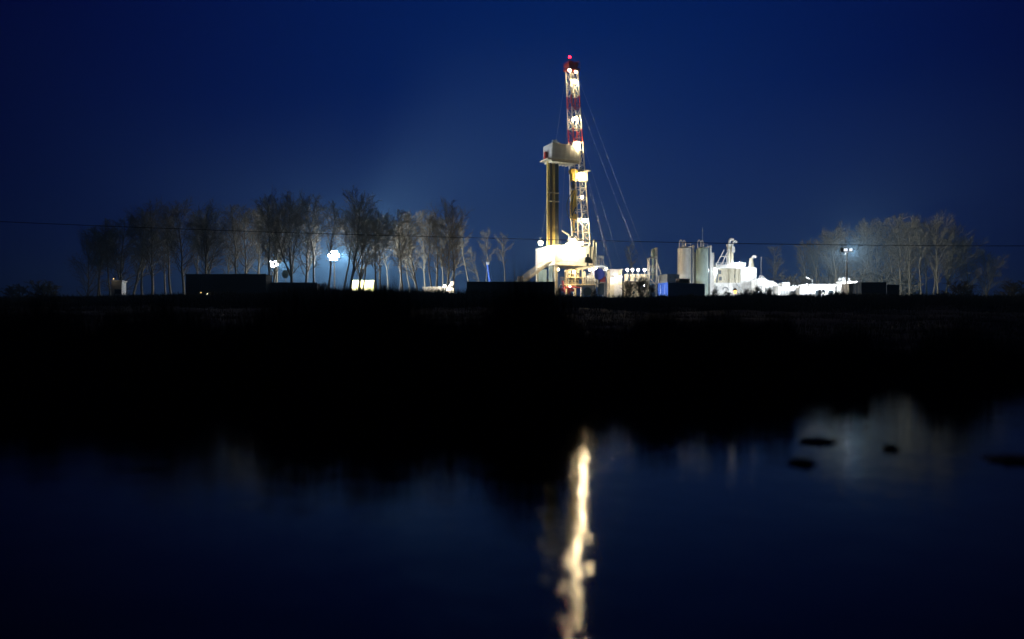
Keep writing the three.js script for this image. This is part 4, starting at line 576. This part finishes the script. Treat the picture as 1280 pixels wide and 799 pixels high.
{
  const left = [[108, 290, 150, 'bushy', 0, 0.8], [128, 284, 146, 'slim', 0], [150, 270, 142, 'bushy', 0, 1.15], [190, 258, 146, 'broad', 0], [206, 272, 158, 'slim', 0], [230, 256, 144, 'broad', 0], [243, 268, 156, 'slim', 0], [257, 258, 142, 'broad', 0], [281, 272, 152, 'slim', 0], [295, 258, 145, 'slim', 0, 1.2], [333, 247, 142, 'slim', 0, 1.25], [349, 252, 152, 'slim', 0, 1.1], [366, 246, 140, 'broad', 0], [398, 248, 146, 'slim', 0, 1.15], [430, 247, 143, 'slim', 0, 1.05], [437, 243, 139, 'broad', 0, 0.95], [457, 263, 144, 'slim', 0], [468, 268, 142, 'slim', 0, 1.1], [489, 272, 176, 'slim', 1], [504, 265, 145, 'slim', 0, 1.1], [515, 277, 178, 'slim', 1], [531, 265, 174, 'slim', 1], [538, 268, 146, 'slim', 0, 0.9], [553, 272, 176, 'bare', 1], [559, 258, 143, 'broad', 0, 0.85], [589.5, 271, 172, 'bare', 1], [607, 288, 174, 'bare', 1, 0.8], [632, 289, 170, 'bare', 1], [118, 280, 154, 'slim', 0, 1.2], [138, 276, 152, 'slim', 0, 1.2], [166, 272, 150, 'broad', 0], [179, 264, 156, 'slim', 0, 1.2], [215, 262, 150, 'slim', 0, 1.2], [269, 264, 154, 'slim', 0, 1.2], [308, 266, 150, 'broad', 0], [321, 258, 156, 'slim', 0, 1.2], [342, 256, 147, 'broad', 0, 0.9], [381, 251, 147, 'broad', 0], [411, 256, 146, 'slim', 0, 1.2], [448, 254, 147, 'broad', 0, 0.9], [478, 268, 147, 'slim', 0, 1.2], [496, 266, 148, 'slim', 0, 1.2], [523, 268, 149, 'broad', 0, 0.9], [546, 264, 148, 'slim', 0, 1.2], [571, 268, 148, 'slim', 0, 1.1]].sort((a, b) => a[0] - b[0]);
  left.forEach(([px, py, d, k, lit, wide = 1], i) => tree(px, py, d, k, barkMat, (lit ? 'pale lit bare tree' : k === 'bushy' ? 'dark bushy bare tree' : 'dark bare tree against the glow') + ', ' + ordinal(i + 1) + ' from the left edge of the left row', 'bare trees left of the rig', wide));
  const right = [[971, 308, 186, 'bare', 1], [1004, 297, 178, 'slim', 1], [1012, 312, 184, 'slim', 1], [1026, 296, 180, 'slim', 1], [1044, 285, 170, 'broad', 1, 1.1], [1071, 298, 172, 'slim', 1], [1086, 280, 170, 'slim', 1, 1.1], [1094, 277, 168, 'broad', 1, 0.8], [1110, 284, 172, 'slim', 1], [1124, 270, 166, 'slim', 1, 1.25], [1137, 274, 164, 'broad', 1, 0.85], [1147, 282, 170, 'slim', 1], [1153, 288, 164, 'bare', 1], [1161, 278, 172, 'slim', 1], [1172, 273, 164, 'broad', 1, 0.85], [1184, 290, 168, 'slim', 0], [1212, 300, 172, 'broad', 0], [1232, 312, 176, 'bushy', 0, 0.8], [1020, 302, 176, 'slim', 1, 1.2], [1035, 292, 174, 'broad', 1], [1056, 290, 176, 'slim', 1, 1.2], [1079, 284, 174, 'slim', 1, 1.2], [1102, 279, 172, 'broad', 1], [1117, 275, 170, 'slim', 1, 1.2], [1130, 278, 172, 'broad', 1], [1166, 280, 168, 'slim', 1, 1.2], [1180, 282, 170, 'broad', 1, 0.9]].sort((a, b) => a[0] - b[0]);
  right.forEach(([px, py, d, k, lit, wide = 1], i) => tree(px, py, d, k, barkMat, (lit ? 'pale floodlit bare tree' : 'dim dark bare tree') + ', ' + ordinal(i + 1) + ' from the left in the right row', 'bare trees right of the plant', wide));
  tree(798, 306, 182, 'bare', barkMat, 'faint bare tree standing behind the mud tank lamps', 'bare trees behind the site', 1.1);
  const sh = [[786, 352, 108, 'twiggy grey shrub before the mud tank lamps', 1.1], [803, 347, 110, 'taller twiggy shrub before the lattice tower', 1.1], [812, 356, 106, 'low twiggy shrub just left of the blue container'], [744, 362, 106, 'low dark shrub below the blue motor'], [893, 362, 106, 'dark shrub at the foot of the right silo', 1.3], [908, 364, 104, 'dark shrub left of the orange lamp', 1.3], [935, 361, 104, 'dark shrub right of the orange lamp', 1.2], [946, 357, 106, 'dark shrub before the bright plant block'], [962, 360, 104, 'dark shrub below the sloping sheeted stack', 1.2], [405, 354, 106, 'dark shrub between the two left floodlights', 1.3], [478, 357, 104, 'dark shrub right of the yellow cabin', 1.2], [700, 360, 106, 'low dark shrub at the end of the long container'], [1025, 361, 106, 'low dark shrub before the long white cabin', 1.2], [60, 352, 130, 'dark shrub at the far left skyline', 2], [20, 356, 128, 'leftmost dark shrub on the skyline', 2], [1262, 352, 130, 'rightmost dark shrub on the skyline', 2], [1205, 352, 126, 'dark shrub under the right row of trees', 2]];
  for (const [px, py, d, label, wide = 1] of sh) tree(px, py, d, 'shrub', barkMat, label, 'shrubs along the bank', wide, 'shrub', 'shrub');
  // pale undergrowth at the feet of the right trees
  const un = [[1040, 342, 176], [1066, 338, 172], [1080, 344, 170], [1100, 336, 172], [1116, 342, 170], [1132, 340, 168], [988, 348, 180], [1010, 344, 180]];
  un.forEach(([px, py, d], i) => tree(px, py, d, 'shrub', barkMat, 'pale lit undergrowth shrub, ' + ordinal(i + 1) + ' of those under the right trees', 'undergrowth of the right trees', 1.6, 'undergrowth_shrub', 'shrub'));
}

// ---------------------------------------------------------------- grass, reeds and floating weed
{
  const blade = (hgt, w, lean, az, x, z, out) => { const c = Math.cos(az), s = Math.sin(az), seg = 3; for (let i = 0; i < seg; i++) { const t0 = i / seg, t1 = (i + 1) / seg, p = (t, k) => [x + c * lean * t * t * hgt - s * w * (1 - t) * k, hgt * t * (1 - 0.25 * lean * t), z + s * lean * t * t * hgt + c * w * (1 - t) * k]; out.push(...p(t0, 1), ...p(t0, -1), ...p(t1, 1)); if (i < seg - 1) out.push(...p(t1, 1), ...p(t0, -1), ...p(t1, -1)); } };
  const tuft = (s, n, hgt, w, sp, lean) => { srand(s); const out = []; for (let i = 0; i < n; i++) blade(hgt * rr(0.5, 1), w * rr(0.7, 1.2), rr(0.05, lean), rr(0, 6.28), rr(-sp, sp), rr(-sp, sp), out); const g = new THREE.BufferGeometry(); g.setAttribute('position', new THREE.Float32BufferAttribute(out, 3)); g.computeVertexNormals(); return g; };
  const gm = new THREE.MeshStandardMaterial({ color: new THREE.Color(1, 1, 1), roughness: 0.95, side: THREE.DoubleSide });
  const scatter = (name, geo, spots, lab) => { const im = new THREE.InstancedMesh(geo, gm, spots.length), m = new THREE.Matrix4(), c = new THREE.Color(); spots.forEach(([x, y, z, sc, sy], i) => { m.compose(V(x, y, z), Q.setFromAxisAngle(YUP, rr(0, 6.28)), V(sc, sy, sc)); im.setMatrixAt(i, m); const k = rr(0.6, 1.3); im.setColorAt(i, c.setRGB(0.04 * k, 0.039 * k * rr(0.9, 1.1), 0.022 * k)); }); im.name = name; tag(im, lab, 'grass', undefined, 'stuff'); scene.add(im); };
  srand(77); let sp = [];
  for (let i = 0; i < 26000; i++) { const X = rr(-120, 1400), d = 60 + 52 * Math.sqrt(rnd()), x = wx(X, d), n = N.noise(x * 0.18, d * 0.1, 9); const tall = X > 350 && X < 620 ? 1.5 : 1; sp.push([x, ground(x, -d) - 0.03, -d, rr(0.8, 1.3), rr(0.45, 0.95) * (1 + 0.9 * n) * tall * (d > 104 ? 0.6 : 1)]); }
  scatter('grass', tuft(5, 12, 0.75, 0.03, 0.35, 0.9), sp, 'rough dark grass covering the crest of the bank');
  srand(78); sp = [];
  for (let i = 0; i < 15000; i++) { const X = rr(-300, 1600), s0 = shore(wx(X, 14), 14), d = s0 + 62 * Math.pow(rnd(), 1.6), x = wx(X, d); sp.push([x, ground(x, -d) - 0.03, -d, rr(0.8, 1.4), rr(0.5, 1.1)]); }
  scatter('bank_grass', tuft(6, 10, 0.45, 0.012, 0.3, 1.0), sp, 'dark grass on the slope between pond and crest');
  srand(79); sp = [];
  for (let i = 0; i < 14500; i++) {
    const X = i < 11000 ? rr(-200, 1480) : rr(800, 1075), d0 = 12; let d = d0; for (let k = 0; k < 4; k++) d = shore(wx(X, d), d); d += rr(-0.25, 1.6); const x = wx(X, d);  // extra dense reeds on the right, added to hide the plant reflection
    const tallness = X < 60 ? 1.25 : X < 330 ? 1.05 : X < 560 ? 1.12 : X < 700 ? 1.05 : X < 820 ? 0.9 : X < 980 ? 0.98 : X < 1075 ? 0.78 : X < 1150 ? 0.5 : X < 1230 ? 0.75 : 0.5, cl = N.noise(X * 0.013, d * 0.2, 4);
    if (rnd() < 0.25 - cl) continue;
    sp.push([x, Math.max(-0.15, ground(x, -d)) - 0.03, -d, rr(0.8, 1.2), tallness * rr(0.6, 1.15) * (1 + 0.5 * cl)]);
  }
  scatter('reeds', tuft(8, 9, 1.25, 0.011, 0.2, 0.45), sp, 'dark reeds standing along the edge of the pond');
  srand(80); sp = [];
  for (let i = 0; i < 420; i++) { const X = rr(360, 620), d = rr(92, 106), x = wx(X, d); sp.push([x, ground(x, -d), -d, rr(0.8, 1.4), rr(0.7, 1.35)]); }
  scatter('tall_grass', tuft(9, 9, 1.7, 0.045, 0.35, 1.0), sp, 'tall leaning grass clumps on the crest left of the long container');
  srand(81); sp = [];
  for (let i = 0; i < 2600; i++) { const X = rr(-60, 1340), d = rr(97, 108), x = wx(X, d), n = N.noise(X * 0.03, d * 0.1, 12) + 0.6 * N.noise(X * 0.11, d * 0.3, 15); if (n < -0.25) continue; sp.push([x, ground(x, -d) - 0.05, -d, rr(0.8, 1.3), rr(0.35, 0.8) * (0.75 + 0.9 * n) * (X > 330 && X < 700 ? 1.25 : 1)]); }
  scatter('scrub', tuft(10, 18, 1.6, 0.055, 0.45, 0.8), sp, 'dark leafy scrub along the crest before the drill site');
  // clumps of weed floating on the pond
  const clump = (label, X, Y, lx, lz, s) => { const d = EYE * F / (Y - HZ), o = thing('weed_clump', label, 'weed clump', [wx(X, d), 0, -d]); srand(s); const g = new THREE.IcosahedronGeometry(1, 3), p = g.attributes.position; for (let i = 0; i < p.count; i++) { const v = V(p.getX(i), p.getY(i), p.getZ(i)), k = 1 + 0.3 * N.noise(v.x * 2.1 + s, v.y * 2.1, v.z * 2.1); p.setXYZ(i, v.x * k * lx, v.y * k * 0.03, v.z * k * lz); } g.computeVertexNormals(); part('mat', [g], M.wood, o); const b = []; for (let i = 0; i < 14; i++) blade(rr(0.04, 0.1), 0.004, 1.2, rr(0, 6.28), rr(-lx, lx) * 0.7, rr(-lz, lz) * 0.7, b); const bg = new THREE.BufferGeometry(); bg.setAttribute('position', new THREE.Float32BufferAttribute(b, 3)); bg.computeVertexNormals(); const bm = new THREE.Mesh(bg, new THREE.MeshStandardMaterial({ color: new THREE.Color().setRGB(0.05, 0.045, 0.025), roughness: 1, side: THREE.DoubleSide })); bm.name = 'blades'; o.add(bm); };
  clump('long dark weed clump floating on the right half of the pond', 1022, 553, 0.13, 0.1, 3); clump('round dark weed clump floating just below the long one', 1002, 580, 0.075, 0.09, 5); clump('faint small weed clump right of the long one', 1113, 562, 0.05, 0.05, 7); clump('dark weed clump at the right edge of the pond', 1268, 576, 0.16, 0.2, 9);
}

scene.traverse((o) => { if (o.isMesh) { o.castShadow = true; o.receiveShadow = true; } if (o.isLight) o.castShadow = true; });
renderer.render(scene, camera);
